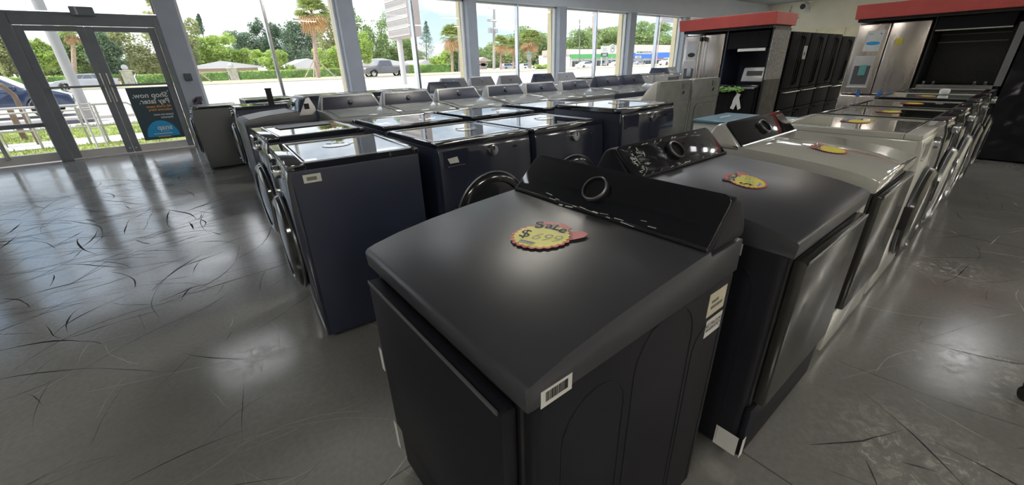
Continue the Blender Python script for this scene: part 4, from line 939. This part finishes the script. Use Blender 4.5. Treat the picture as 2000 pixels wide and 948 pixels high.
TR = [
 ('olive tree at the far left of the door view', 12, 62, 150, 60, 85, 'olive'), ('yellow-green tree seen through the left door leaf', 72, 72, 150, 75, 90, 'bright'),
 ('drooping dark tree behind the slanting white post', 155, 52, 146, 95, 95, 'mid'), ('dark tree behind the meeting door stiles', 205, 60, 146, 70, 84, 'dark'),
 ('broad grey-green oak seen through the right door leaf', 262, 52, 146, 110, 92, 'olive'), ('oak partly behind the grey column', 345, 25, 140, 90, 100, 'olive'),
 ('bright green spreading tree right of the grey column', 408, 64, 134, 105, 104, 'bright'), ('bright low tree over the tan house roof', 460, 92, 136, 75, 108, 'bright'),
 ('dark tree behind the tan house', 478, 62, 130, 70, 135, 'dark'), ('tall dark tree left of the window mullion', 525, 36, 130, 60, 140, 'dark'),
 ('light green small tree beside the window mullion', 532, 95, 140, 70, 92, 'bright'), ('big dark tree behind the braced palm', 582, 28, 132, 95, 135, 'dark'),
 ('tall sunlit tree right of the braced palm', 652, -6, 126, 85, 120, 'olive'), ('bright shrubby tree right of the braced palm trunk', 643, 92, 142, 52, 88, 'bright'),
 ('leafy tree right of the wide window pier', 722, 24, 128, 85, 112, 'mid'), ('sunlit tree left of the tall sign', 700, 60, 126, 60, 100, 'bright'), ('rounded tree behind the sign posts', 775, 62, 130, 75, 116, 'mid'),
 ('bushy green tree left of the small palm', 868, 96, 138, 48, 92, 'bright'), ('dense tree below the lamp pole', 893, 100, 142, 36, 86, 'mid'),
 ('round tree left of the utility pole', 945, 88, 138, 55, 130, 'mid'), ('grey-green tree right of the utility pole', 992, 72, 132, 70, 135, 'olive'),
 ('big round tree above the parked white cars', 1040, 52, 134, 85, 120, 'mid'), ('tree at the left of the green-fronted shop', 1130, 60, 108, 60, 150, 'mid'),
 ('tall tree behind the green-fronted shop', 1188, 48, 104, 70, 165, 'olive'), ('tree behind the round shop sign', 1222, 54, 100, 60, 150, 'mid'), ('big tree behind the blue-fronted shop', 1262, 44, 92, 64, 150, 'mid'),
 ('small distant tree right of the blue-fronted shop', 1298, 72, 96, 34, 160, 'bright'), ('distant tree beside the steel refrigerator', 1318, 74, 100, 26, 150, 'dark'),
 ('low dark thicket seen through the left door leaf', 110, 105, 156, 110, 100, 'mid'), ('low thicket behind the meeting door stiles', 190, 100, 156, 90, 105, 'olive'), ('low thicket seen through the right door leaf', 280, 105, 152, 110, 104, 'dark'),
 ('shady thicket behind the dark trees left of the mullion', 495, 92, 134, 90, 150, 'mid'), ('shady thicket behind the leaning palm', 600, 88, 134, 110, 150, 'dark'), ('thicket behind the truck and its trees', 735, 92, 134, 100, 140, 'mid'), ('thicket behind the tall sign posts', 800, 96, 132, 80, 145, 'olive'), ('low trees at the left of the utility pole', 935, 102, 136, 50, 150, 'mid'), ('low trees between the palms right of the utility pole', 985, 98, 134, 70, 150, 'dark'), ('wide low trees behind the pink hipped roof', 1155, 76, 108, 100, 170, 'mid'), ('wide low trees behind the blue-fronted shop', 1275, 78, 100, 90, 170, 'mid'),
 ('olive tree left of the glass doors', -55, 40, 150, 90, 90, 'olive'), ('green bush beside the orange flag', 1063, 126, 138, 26, 70, 'bright')]
for lab, px, a_, b_, w_, Y, lf in TR: tree(lab, px, a_, b_, w_, Y, LEAF[lf], dens=1.25)
conifer('dark conifer over the bright spreading tree', 388, 30, 66, 26, 125, LEAF['dark']); conifer('tall dark blue-green conifer right of the tall sign', 832, 44, 128, 52, 105, LEAF['dark'])
palm('leaning palm with dry fronds, braced by timber stakes', 622, 8, 153, 72, 30, .55, 13, .30)
palm('palm rising behind the top of the grey column', 318, -8, 140, 88, 30, .3, 6, .25); palm('palm left of the lamp pole', 884, 58, 140, 84, 24, .4, 2, .25)
palm('palm right of the utility pole', 978, 76, 137, 90, 17, .35, 0, .22); palm('second palm right of the utility pole', 1003, 80, 137, 92, 15, .4, 0, .22); palm('palm in front of the big round tree', 1036, 66, 132, 88, 22, .5, 0, .22); palm('palm behind the slanting white post', 140, 45, 146, 80, 34, .3, 0, .22)
# braces of the leaning palm
pb_ = aty(622, 140, 72); g0 = gz(72)
for k, (px, py) in enumerate(((595, 157), (658, 154), (613, 155))):
    q = aty(px, py, 71.0); o = MB().cyl((q.x-pb_.x, -1.0, 0), (-.2, 0, 2.9), .09, n=8).build('tree_brace', M['polewood']); o.location = (pb_.x, 72, g0); tag(o, 'timber stake propping the leaning palm', 'stake', 'stakes propping the leaning palm')
q = aty(398, 160, 71); o = MB().cyl((0, 0, 0), (-2.2, 0, 2.6), .09, n=8).build('tree_brace', M['polewood']); o.location = (q.x+1.0, 71, gz(71)); tag(o, 'timber stake leaning beside the hedge right of the grey column', 'stake')
# hedges
def hedge(label, x0, x1, Y, h_):
    t = thing('hedge', label, 'hedge', ((x0+x1)/2, Y, gz(Y))); w = (x1-x0)/2; rnd = random.Random(int(x0*3))
    MB().box(-w, w, -.6, .6, 0, h_-.15, .15, 2).build('foliage_core', LEAF['hedge'], t); vs = []; fs = []
    for _ in range(int(w*150)):
        x = rnd.uniform(-w, w); f_ = rnd.random()
        p = (x, -.62, rnd.uniform(0, h_)) if f_ < .6 else (x, rnd.uniform(-.65, .65), h_-.12)
        leaves(vs, fs, p, (.1, .1, .1), 1, .14, rnd)
    o = raw('leaves', vs, fs, LEAF['bright'], t); o['kind'] = 'stuff'; return t
def hx(px, Y): return aty(px, 150, Y).x
hedge('long clipped hedge left of the gate pillar', hx(385, 80), hx(445, 80), 80, 1.35); hedge('long clipped hedge between the gate pillar and the wide pier', hx(468, 80), hx(700, 80), 80, 1.4)
hedge('clipped hedge behind the sign posts and the grey truck', hx(796, 80), hx(880, 80), 80, 1.7); hedge('clipped hedge seen through the right door leaf', hx(264, 80), hx(372, 80), 80, 1.3); hedge('clipped hedge seen through the left door leaf', hx(-60, 80), hx(238, 80), 80, 1.4)
# gate pillars
for lab, px in (('pale gate pillar with a round white globe, in the hedge gap right of the grey column', 457), ('pale pillar with a globe in the hedge gap seen through the right door leaf', 250)):
    p = thing('gate_pillar', lab, 'pillar', (hx(px, 80), 80, gz(80)))
    MB().box(-.6, .6, -.5, .5, 0, 1.75, .05, 1).build('masonry', mat('mottled_stone', (.48, .45, .38), .85, var=.3, vs=3), p); MB().lathe([(0, -.4), (.28, -.28), (.4, 0), (.28, .28), (0, .4)], 16, Matrix.Translation((0, 0, 2.2))).build('globe', M['whitemetal'], p); MB().box(-.68, .68, -.6, .6, 1.75, 1.85, .02, 1).build('cap', M['walk'], p)
# houses
def house(label, x0, x1, Y, wallh, roofh, rm, wm, dep=9):
    t = thing('house', label, 'house', ((x0+x1)/2, Y, gz(Y))); w = (x1-x0)/2
    MB().box(-w, w, 0, dep, 0, wallh, .05, 1).build('walls', wm, t)
    MB().prism([(-w-1, wallh), (-w-1, wallh+.2), (-w*.1, wallh+roofh), (w+1, wallh+.2), (w+1, wallh)], -1, dep+1, 'y').build('roof', rm, t)
    for s in (-.6, .0, .55):
        f = MB().box(s*w-.9, s*w+.9, -.08, .02, .9, wallh-.5, .02, 1).build('window', M['frame'], t); MB().box(s*w-.75, s*w+.75, -.11, -.07, 1.05, wallh-.65).build('pane', M['shopglass'], f)
    return t
house('low tan house with a grey gabled roof behind the hedge', hx(378, 98), hx(508, 98), 98, 1.9, 1.3, M['roofwhite'], M['housewall']); house('white-roofed house behind the hedge by the leaning palm', hx(568, 98), hx(650, 98), 98, 1.5, 1.9, M['roofwhite'], M['shopwall'])
house('white-roofed house behind the grey truck', hx(700, 100), hx(800, 100), 100, 1.7, 1.6, M['roofwhite'], M['shopwall']); house('white-roofed house right of the sign posts', hx(820, 98), hx(846, 98), 98, 1.6, 1.2, M['roofwhite'], M['shopwall'])
house('tan-roofed house seen through the left door leaf', hx(92, 100), hx(150, 100), 100, 1.9, 1.3, M['roof'], M['shopwall']); house('orange-roofed hut left of the utility pole', hx(938, 110), hx(952, 110), 110, 2.2, 1.2, M['roof'], M['housewall'])
# cars
def wheel(t, x, y, r, side):
    T = Matrix.Translation((x, y, r)) @ Matrix.Rotation(PI/2, 4, 'X')
    w = MB().lathe([(r*.62, -.1), (r*.95, -.1), (r, -.06), (r, .06), (r*.95, .1), (r*.62, .1)], 24, T).build('wheel', M['rubber'], t)
    mb = MB().lathe([(r*.66, -.09), (r*.66, .09), (r*.58, .085), (r*.58, -.085)], 24, T)
    mb.lathe([(0, -.07), (.07, -.075), (.07, .075), (0, .07)], 12, T)
    for k in range(5): mb.box(-.035, .035, 0, r*.62, -.05, .07, T=T @ Matrix.Rotation(k*2*PI/5, 4, 'Z'))
    mb.build('rim', M['wheel'], w)
def car(label, kind, x, Y, paint, flip=False, rz=None, sc=1.0, z=None, name='car', cat='car'):
    """faces +x unless flipped"""
    t = thing(name, label, cat, (x, Y, gz(Y) if z is None else z), (PI if flip else 0) if rz is None else rz); t.scale = (sc, sc, sc)
    if kind == 'suv': L_, wd, body, cab, R = 4.7, .92, [(-2.3, .35), (-2.35, .9), (-2.28, 1.02), (1.1, 1.05), (1.9, .98), (2.3, .82), (2.36, .5), (2.3, .32)], [(-2.2, 1.0), (-2.0, 1.45), (-1.7, 1.62), (.1, 1.66), (.45, 1.56), (1.15, 1.04)], .36
    elif kind == 'sedan': L_, wd, body, cab, R = 4.8, .9, [(-2.35, .35), (-2.4, .75), (-2.3, .96), (-1.5, 1.0), (1.0, .98), (1.9, .88), (2.35, .68), (2.4, .4), (2.3, .28)], [(-1.75, .96), (-1.0, 1.36), (-.5, 1.44), (.3, 1.42), (1.25, .96)], .33
    else: L_, wd, body, cab, R = 5.5, .95, [(-2.75, .5), (-2.78, 1.12), (-.65, 1.15), (-.6, 1.2), (1.1, 1.22), (1.2, 1.18), (2.55, 1.1), (2.7, .95), (2.72, .5), (2.6, .42)], [(-.72, 1.15), (-.62, 1.78), (-.4, 1.86), (.75, 1.84), (1.2, 1.2)], .42
    for ax in ((-L_/2+.95, L_/2-.92) if kind != 'truck' else (-1.75, 1.75),):
        xs = ax
    fb = []
    bottom = []
    for wx in sorted(xs, reverse=True):
        bottom += [(wx+(R+.07)*math.cos(a), max(.3, R+(R+.07)*math.sin(a))) for a in [PI*k/8 for k in range(9)]]
    MB().prism(body+bottom, -wd, wd, 'y', bev=.05, seg=3).build('body', paint, t)
    def tp(v): k = (v.z-.95)/.7; return Vector((v.x, v.y*(1-.2*max(0, k)), v.z))
    cb = MB().prism(cab, -wd+.05, wd-.05, 'y', bev=.04, seg=2, taper=tp).build('cabin', paint, t)
    # side glass slabs
    cx = sum(p[0] for p in cab)/len(cab); z0 = min(p[1] for p in cab)+.06; z1 = max(p[1] for p in cab)-.09
    xa, xb = cab[0][0]+.25, cab[-1][0]-.25; xc, xd = cab[1][0]+.15, cab[-2][0]-.02
    for s in (-1, 1):
        for u0, u1 in ((.0, .31), (.34, .64), (.67, 1.0)) if kind != 'truck' else ((0, .45), (.5, 1.0)):
            q = [(xa+(xb-xa)*u0, z0), (xa+(xb-xa)*u1, z0), (xc+(xd-xc)*u1, z1), (xc+(xd-xc)*u0, z1)]
            yy = lambda z_: s*((wd-.05)*(1-.2*max(0, (z_-.95)/.7))+.006)
            vs = [(p[0], yy(p[1])+s*.012, p[1]) for p in q]+[(p[0], yy(p[1])-s*.02, p[1]) for p in q]
            raw('side_window', vs, [(0, 1, 2, 3), (7, 6, 5, 4), (0, 4, 5, 1), (1, 5, 6, 2), (2, 6, 7, 3), (3, 7, 4, 0)], M['carglass'], cb)
    a_, b_ = cab[-1], cab[-2]; d = Vector((b_[0]-a_[0], 0, b_[1]-a_[1])); nrm = Vector((d.z, 0, -d.x)).normalized()*.015
    p0 = Vector((a_[0], 0, a_[1]))+d*.12+nrm; p1 = Vector((a_[0], 0, a_[1]))+d*.92+nrm
    raw('windscreen', [(p0.x, -wd+.15, p0.z), (p0.x, wd-.15, p0.z), (p1.x, wd-.28, p1.z), (p1.x, -wd+.28, p1.z)], [(0, 1, 2, 3)], M['carglass'], cb)
    for wx in xs:
        for s in (-1, 1): wheel(t, wx, s*(wd-.09), R, s)
    fz = .72 if kind != 'truck' else .95
    for s in (-1, 1):
        MB().box(L_/2-.28, L_/2-.02, s*(wd-.17)-.12, s*(wd-.17)+.15, fz-.06, fz+.09, .02, 1).build('headlamp', M['lampoff'], t)
        MB().box(-L_/2-.02, -L_/2+.12, s*(wd-.12)-.1, s*(wd-.12)+.125, fz-.02, fz+.16, .02, 1).build('tail_lamp', M['tail'], t)
        MB().box(cab[-1][0]-.35, cab[-1][0]-.2, s*(wd+.06)-.09, s*(wd+.06)+.09, z0, z0+.12, .02, 1).build('wing_mirror', paint, t)
    return t
car('dark blue sport utility car outside the left door', 'suv', -5.55, 25.2, M['carblue'])
car('silver sedan on the far side of the road, seen through the doors', 'sedan', -6.7, 62.5, M['carsilver'], flip=True, sc=1.1, z=.17)
car('grey pickup truck driving past behind the tall sign', 'truck', 26.5, 64.6, M['cargrey'], flip=True, sc=1.28, z=.2, name='pickup_truck', cat='truck')
car('white sedan parked before the green-fronted shop', 'sedan', 76, 68, M['carwhite'], sc=1.05, z=.1)
def roadcar(label, px, py, Y, kind, paint, sc=1.0, rz=None, flip=False):
    p = aty(px, py, Y); return car(label, kind, p.x, Y, paint, flip, rz, sc, z=p.z)
bpy.data.objects.remove
roadcar('silver hatch car parked left of the mullion under the palms', 993, 137, 100, 'suv', M['carsilver'], 1.1); roadcar('white sport utility car parked under the street sign', 1030, 137, 100, 'suv', M['carwhite'], 1.15); roadcar('white van-like car parked left of the street sign', 1008, 137, 104, 'suv', M['carwhite'], 1.2)
roadcar('dark car parked by the white shop sign', 1187, 131, 88, 'sedan', M['cargrey'], 1.1, flip=True); roadcar('pale car parked by the green-fronted shop door', 1203, 131, 86, 'sedan', M['carwhite'], 1.1); roadcar('small pale purple car before the blue-fronted shop', 1246, 129, 90, 'sedan', M['carsilver'], 1.1); roadcar('white sport utility car beside the blue-fronted shop', 1302, 127, 62, 'suv', M['carwhite'], 1.0, flip=True)
# shop terrace with green and blue fascias
def shop(label, pxa, pxb, Y, ztop, fm, rm, z0, fz0, fz1, doors, roofz):
    xa, xb = aty(pxa, 110, Y).x, aty(pxb, 110, Y).x; t = thing('shop_building', label, 'building', ((xa+xb)/2, Y, z0)); w = (xb-xa)/2
    MB().box(-w, w, 0, 14, 0, ztop-z0, .05, 1).build('walls', M['shopwall'], t)
    MB().prism([(-.9, fz1-z0), (-.9, fz1-z0+.1), (2.2, roofz-z0), (12, roofz-z0), (12, fz1-z0)], -w-.4, w+.4, 'x').build('roof', rm, t)
    MB().box(-w-.4, w+.4, -1.0, -.8, fz0-z0, fz1-z0, .02, 1).build('fascia', fm, t)
    MB().box(-w-.4, w+.4, -.8, 0, fz0-z0+.1, fz0-z0+.25).build('canopy_soffit', M['shopwall'], t)
    n = doors
    for k in range(n):
        c = -w+(k+.5)*2*w/n; ww = w/n*.72
        f = MB().box(c-ww, c+ww, -.1, .05, .1, fz0-z0-.5, .02, 1).build('shopfront_frame', M['frame'], t)
        for q in range(3): MB().box(c-ww+.1+q*2*ww/3, c-ww-.05+(q+1)*2*ww/3, -.14, -.09, .3, fz0-z0-.7).build('pane', M['shopglass'], f)
    for k in range(n+1): MB().box(-w+k*2*w/n-.15, -w+k*2*w/n+.15, -.95, -.65, 0, fz0-z0, .02, 1).build('canopy_post', M['whitemetal'], t)
    return t
s1 = shop('shop with a bright green fascia and a pinkish hipped roof', 1113, 1226, 93, 3.9, M['fasciagreen'], M['roof'], -.1, 2.6, 3.75, 5, 5.3)
s2 = shop('shop with a blue fascia and red band at the far right', 1229, 1316, 93, 3.6, M['fasciablue'], M['roof'], -.1, 2.2, 4.0, 4, 6.7)
MB().box(-2, 12, -1.03, -.99, 2.0, 2.3, .01, 1).build('red_band', M['redcard'], s2)
def board(label, px0, px1, py0, py1, Y, txt, m_=None, tm=None, post=False, size=.5, nm='shop_sign'):
    a_ = aty(px0, py1, Y); b_ = aty(px1, py0, Y); t = thing(nm, label, 'sign', ((a_.x+b_.x)/2, Y, a_.z)); w = (b_.x-a_.x)/2; h_ = b_.z-a_.z
    MB().box(-w, w, -.15, .15, 0, h_, .03, 1).build('board', m_ or M['paper'], t)
    if txt: text('lettering', txt, size, tm or M['ink'], FRONT(0, -.17, h_/2), t, bold=.01)
    if not txt:
        random.seed(int(px0))
        for q in range(2): MB().box(-w*.7, w*random.uniform(.4, .75), -.18, -.15, h_*(.25+.3*q), h_*(.42+.3*q)).build('faint_print_row', tm or M['inkgrey'], t)
    if post:
        for s in (-.8, .8): MB().box(s*w-.12, s*w+.12, -.1, .1, gz(Y)-a_.z, 0).build('post', M['whitemetal'], t)
    return t
board('long white shop sign with dark lettering on the blue fascia', 1242, 1273, 99, 106, 91.84, 'AROMAWOOD INC', size=1.0)
board('small white hanging sign under the long white one', 1241, 1252, 109, 114, 91.82, '', size=.9)
board('white roadside board above the green fascia', 1174, 1188, 90, 103, 84, '', size=.9, post=True, tm=mat('pale_print', (.55, .52, .50), .6)); board('dark green roadside board with white lettering', 1174, 1187, 103.5, 111, 83.9, '', M['teal'], M['paper'], True, .6)
rs = thing('round_sign', 'round white sign with a dark emblem over the green fascia', 'sign', tuple(aty(1196, 95.5, 90))); MB().lathe([(0, -.12), (1.35, -.12), (1.35, .12), (0, .12)], 32, Matrix.Rotation(PI/2, 4, 'X')).build('disc', M['paper'], rs); MB().lathe([(.85, .12), (1.0, .12), (1.0, .16), (.85, .16)], 32, Matrix.Rotation(PI/2, 4, 'X')).build('ring', M['inkgrey'], rs); MB().prism([(-.6, -.1), (0, .5), (.6, -.1), (.4, -.1), (0, .2), (-.4, -.1)], .12, .17, 'z', T=Matrix.Rotation(PI/2, 4, 'X')).build('emblem', M['ink'], rs); MB().box(-.1, .1, -.05, .05, -5, -2).build('post', M['whitemetal'], rs)
# tall road sign on two posts
ts = thing('pole_sign', 'tall blank sign cabinet with letter tracks on two white posts', 'sign', (16.3, 33.4, gz(33)))
MB().box(-.0, 1.0, 0, 4.4, 3.72, 8.2, .03, 1).build('cabinet', M['signside'], ts)
MB().box(-.05, 0, .08, 4.32, 3.8, 8.15, .02, 1).build('letter_face', M['signwhite'], ts)
mb = MB()
for z in (4.35, 5.05, 5.75, 6.45, 7.15): mb.box(-.09, -.05, .1, 4.3, z, z+.07)
mb.build('letter_track', M['whitemetal'], ts); mb = MB(); random.seed(5)
for r_ in range(6):
    for k in range(34): mb.box(-.065, -.05, .2+k*.12, .24+k*.12, 3.95+r_*.7, 4.25+r_*.7)
o = mb.build('worn_letter_strips', mat('faint_grey_strips', (.36, .33, .33), .6, var=.1), ts); o['kind'] = 'stuff'
for y_, r_ in ((.25, .22), (3.1, .24)): MB().cyl((.3 if y_ < 1 else .35, y_, 0), (.3 if y_ < 1 else .35, y_, 3.75), r_, n=20).build('post', M['whitemetal'], ts)
# big leaning-looking white post with a box at its foot
bp = thing('round_post', 'thick pale round post outside the glass doors', 'post', (-2.56, 20.8, gz(20.8))); MB().cyl((0, 0, 0), (0, 0, 7), .145, n=24).build('shaft', M['post'], bp)
ub = thing('utility_box', 'brownish box at the foot of the thick pale post', 'box', (-2.52, 20.4, gz(20.4))); MB().box(-.18, .18, -.16, .16, 0, .48, .015, 1).build('housing', mat('taupe_box', (.33, .29, .27), .7, var=.08), ub); MB().box(-.19, .19, -.17, .17, .44, .47, .005, 1).build('lid_rim', mat('taupe_box', (.33, .29, .27), .7), ub)
# wheel stop
ws = thing('parking_stop', 'dark low parking stop on the paving outside the doors', 'parking stop', (-2.95, 20.15, gz(20))); MB().prism([(-.08, 0), (.08, 0), (.05, .12), (-.05, .12)], -.75, .55, 'x', bev=.01).build('block', mat('dark_rubber_stop', (.10, .09, .12), .8, var=.2), ws, T=Matrix.Rotation(.25, 4, 'Z')); MB().cyl((.2, 0, .1), (.2, 0, .14), .03).build('bolt', M['chrome'], ws)
# brown wooden posts at left
for lab, px, py0, py1, Y, tp_ in (('brown leaning timber post outside the left window', 35, 226, 245, 15.5, .15), ):
    a_ = aty(px, py1, Y); o = thing('timber_post', lab, 'post', (a_.x, Y, gz(Y))); MB().box(-.05, .05, -.05, .05, 0, .75, .008, 1).build('stake', M['wood'], o)
bx_ = thing('wooden_arch', 'brown arched wooden bar outside the left window', 'frame', (-2.72, 14.0, gz(14))); MB().tube([(-1.6, 0, 1.3), (-.35, 0, 1.34), (-.1, 0, 1.30), (.0, 0, 1.1), (.02, 0, .0)], .045, 8).build('arched_bar', M['wood'], bx_); MB().box(-.55, -.47, -.05, .05, 0, 1.3, .01, 1).build('upright', M['wood'], bx_)
# white pipe handrail with cross bars
hr = thing('handrail', 'white pipe handrail along the walk outside the doors', 'railing', (-1.5, 13.0, gz(13)))
def P3(px, py, z): d = ray(px, py); q = Vector((0, 0, HC))+d*((z-HC)/d.z); return q-hr.location
topz = .88
MB().tube([(-4.6, .25, .87), (-1.2, .12, .87), (-.25, .0, .87), (.6, -.02, .87), (.68, 0, .80), (.72, .1, .0)], .025, 8).build('top_rail', M['whitemetal'], hr)
MB().tube([(-4.6, .25, .42), (-1.2, .12, .42), (-.25, .0, .42), (.7, .02, .42)], .02, 8).build('low_rail', M['whitemetal'], hr)
MB().tube([(-4.6, .15, .78), (-1.2, .02, .78), (-.25, -.1, .78)], .02, 8).build('second_rail', M['whitemetal'], hr)
for x_ in (-3.4, -2.2, -1.0, -.25, .05, .32): MB().cyl((x_, .05, 0), (x_, .05, .86), .024, n=8).build('baluster', M['whitemetal'], hr)
rk = thing('bike_rack', 'white ladder-shaped rack standing at the end of the handrail', 'rack', (-1.58, 12.35, gz(12)))
for x_ in (0, .16): MB().cyl((x_, 0, 0), (x_-.05, .35, .92), .02, n=8).build('upright', M['whitemetal'], rk)
for z_ in (.25, .42, .6, .78, .9): MB().cyl((-.05*z_, .38*z_, z_), (.16-.05*z_, .38*z_, z_), .014, n=6).build('rung', M['whitemetal'], rk)
MB().tube([(0, 0, .02), (.35, .3, .02), (.75, .6, .02)], .014, 6).build('base_bar', M['whitemetal'], rk)
# poles
def pole(label, px, pyt, pyb, Y, r_, m_, nm='utility_pole', extra=None):
    b_ = aty(px, pyb, Y); t_ = aty(px, pyt, Y); t = thing(nm, label, 'pole', (b_.x, Y, gz(Y))); MB().cyl((0, 0, 0), (t_.x-b_.x, 0, t_.z-gz(Y)), r_, r_*.8, 10).build('shaft', m_, t); return t, t_.z-gz(Y)
t, h_ = pole('grey utility pole with transformers right of the wide pier', 965, 15, 138, 102, .45, mat('grey_pole', (.40, .37, .34), .8, var=.1))
for f_, w_ in ((.98, 1.2), (.80, 1.6), (.78, 1.6)): MB().box(-w_, w_, -.12, .12, f_*h_, f_*h_+.2).build('cross_arm', M['polewood'], t)
for sx in (-1.3, -.5, 1.1): MB().cyl((sx, -.3, h_*.60), (sx, -.3, h_*.68), .5, n=12).build('transformer', M['carsilver'], t)
MB().tube([(1.3, 0, h_*.57), (14, 0, h_*.545), (28, 0, h_*.54)], .06, 6).build('overhead_wire', M['inkgrey'], t)
pole('thin pale lamp pole in front of the beige pier', 897, -20, 143, 84, .28, M['post'], 'lamp_pole'); t, h_ = pole('thin dark pole before the green-fronted shop', 1132, 38, 130, 80, .16, mat('dark_pole', (.2, .2, .2), .7, var=.1), 'lamp_pole'); MB().box(-1.5, .1, -.08, .08, h_*.8, h_*.8+.1).build('arm', M['inkgrey'], t)
pole('stout tan pole beside the mullion at the shop view', 1160, -20, 141, 45, .28, M['polewood'])
sg = thing('street_sign', 'green street name sign over the back of a stop sign', 'sign', (aty(1033, 135, 75).x, 75, gz(75)))
MB().cyl((0, 0, 0), (0, 0, 3.9), .07).build('post', M['post'], sg); MB().box(-1.0, 1.0, -.02, .02, 3.35, 3.65, .005, 1).build('name_blade', mat('street_sign_green', (.05, .42, .32), .5, var=.05), sg)
MB().prism([(.72*math.cos(PI/8+k*PI/4), .72*math.sin(PI/8+k*PI/4)) for k in range(8)], -.02, .02, 'y', T=Matrix.Translation((0, -.1, 2.55))).build('octagon', M['post'], sg); MB().box(-.45, .45, -.02, .02, .4, 1.7, .005, 1, T=Matrix.Translation((0, -.1, 0))).build('lower_plate', M['post'], sg)
fg = thing('feather_flag', 'orange feather flag outside the window', 'flag', (28.4, 30, gz(30)))
MB().prism([(0, .5), (.75, .5), (.78, 2.2), (.5, 4.0), (.15, 5.2), (.0, 5.0)], -.01, .01, 'y').build('banner', M['orange'], fg); MB().cyl((-.03, 0, 0), (-.03, 0, 5.2), .03).build('staff', M['post'], fg); MB().box(.15, .6, -.02, .02, .9, 1.3).box(.2, .55, -.02, .02, 1.7, 2.0).build('yellow_lettering', mat('flag_yellow', (.9, .55, .05), .6), fg)
# distant grey sign beam at top right window
gs = thing('overhead_sign', 'grey overhead sign beam with white shapes, high outside the last window', 'sign', tuple(aty(1291, 36, 30))); w_ = aty(1326, 33, 30).x-aty(1291, 36, 30).x
MB().box(0, w_, -.1, .1, 0, .35, .02, 1).box(0, w_, -.12, .12, -.35, -.05, .02, 1).build('beam', mat('lilac_grey_beam', (.42, .38, .42), .6, var=.08), gs)
for x_ in (.0, w_): MB().cyl((x_, 0, gz(30)-gs.location.z), (x_, 0, -.3), .07).build('post', M['post'], gs)
for k in range(7): MB().prism([(.17*math.cos(a*PI/5), .1*math.sin(a*PI/5)) for a in range(10)], -.13, -.1, 'y', T=Matrix.Translation((.3+k*.42, 0, .17+.03*(-1)**k))).build('white_shape', M['paper'], gs)
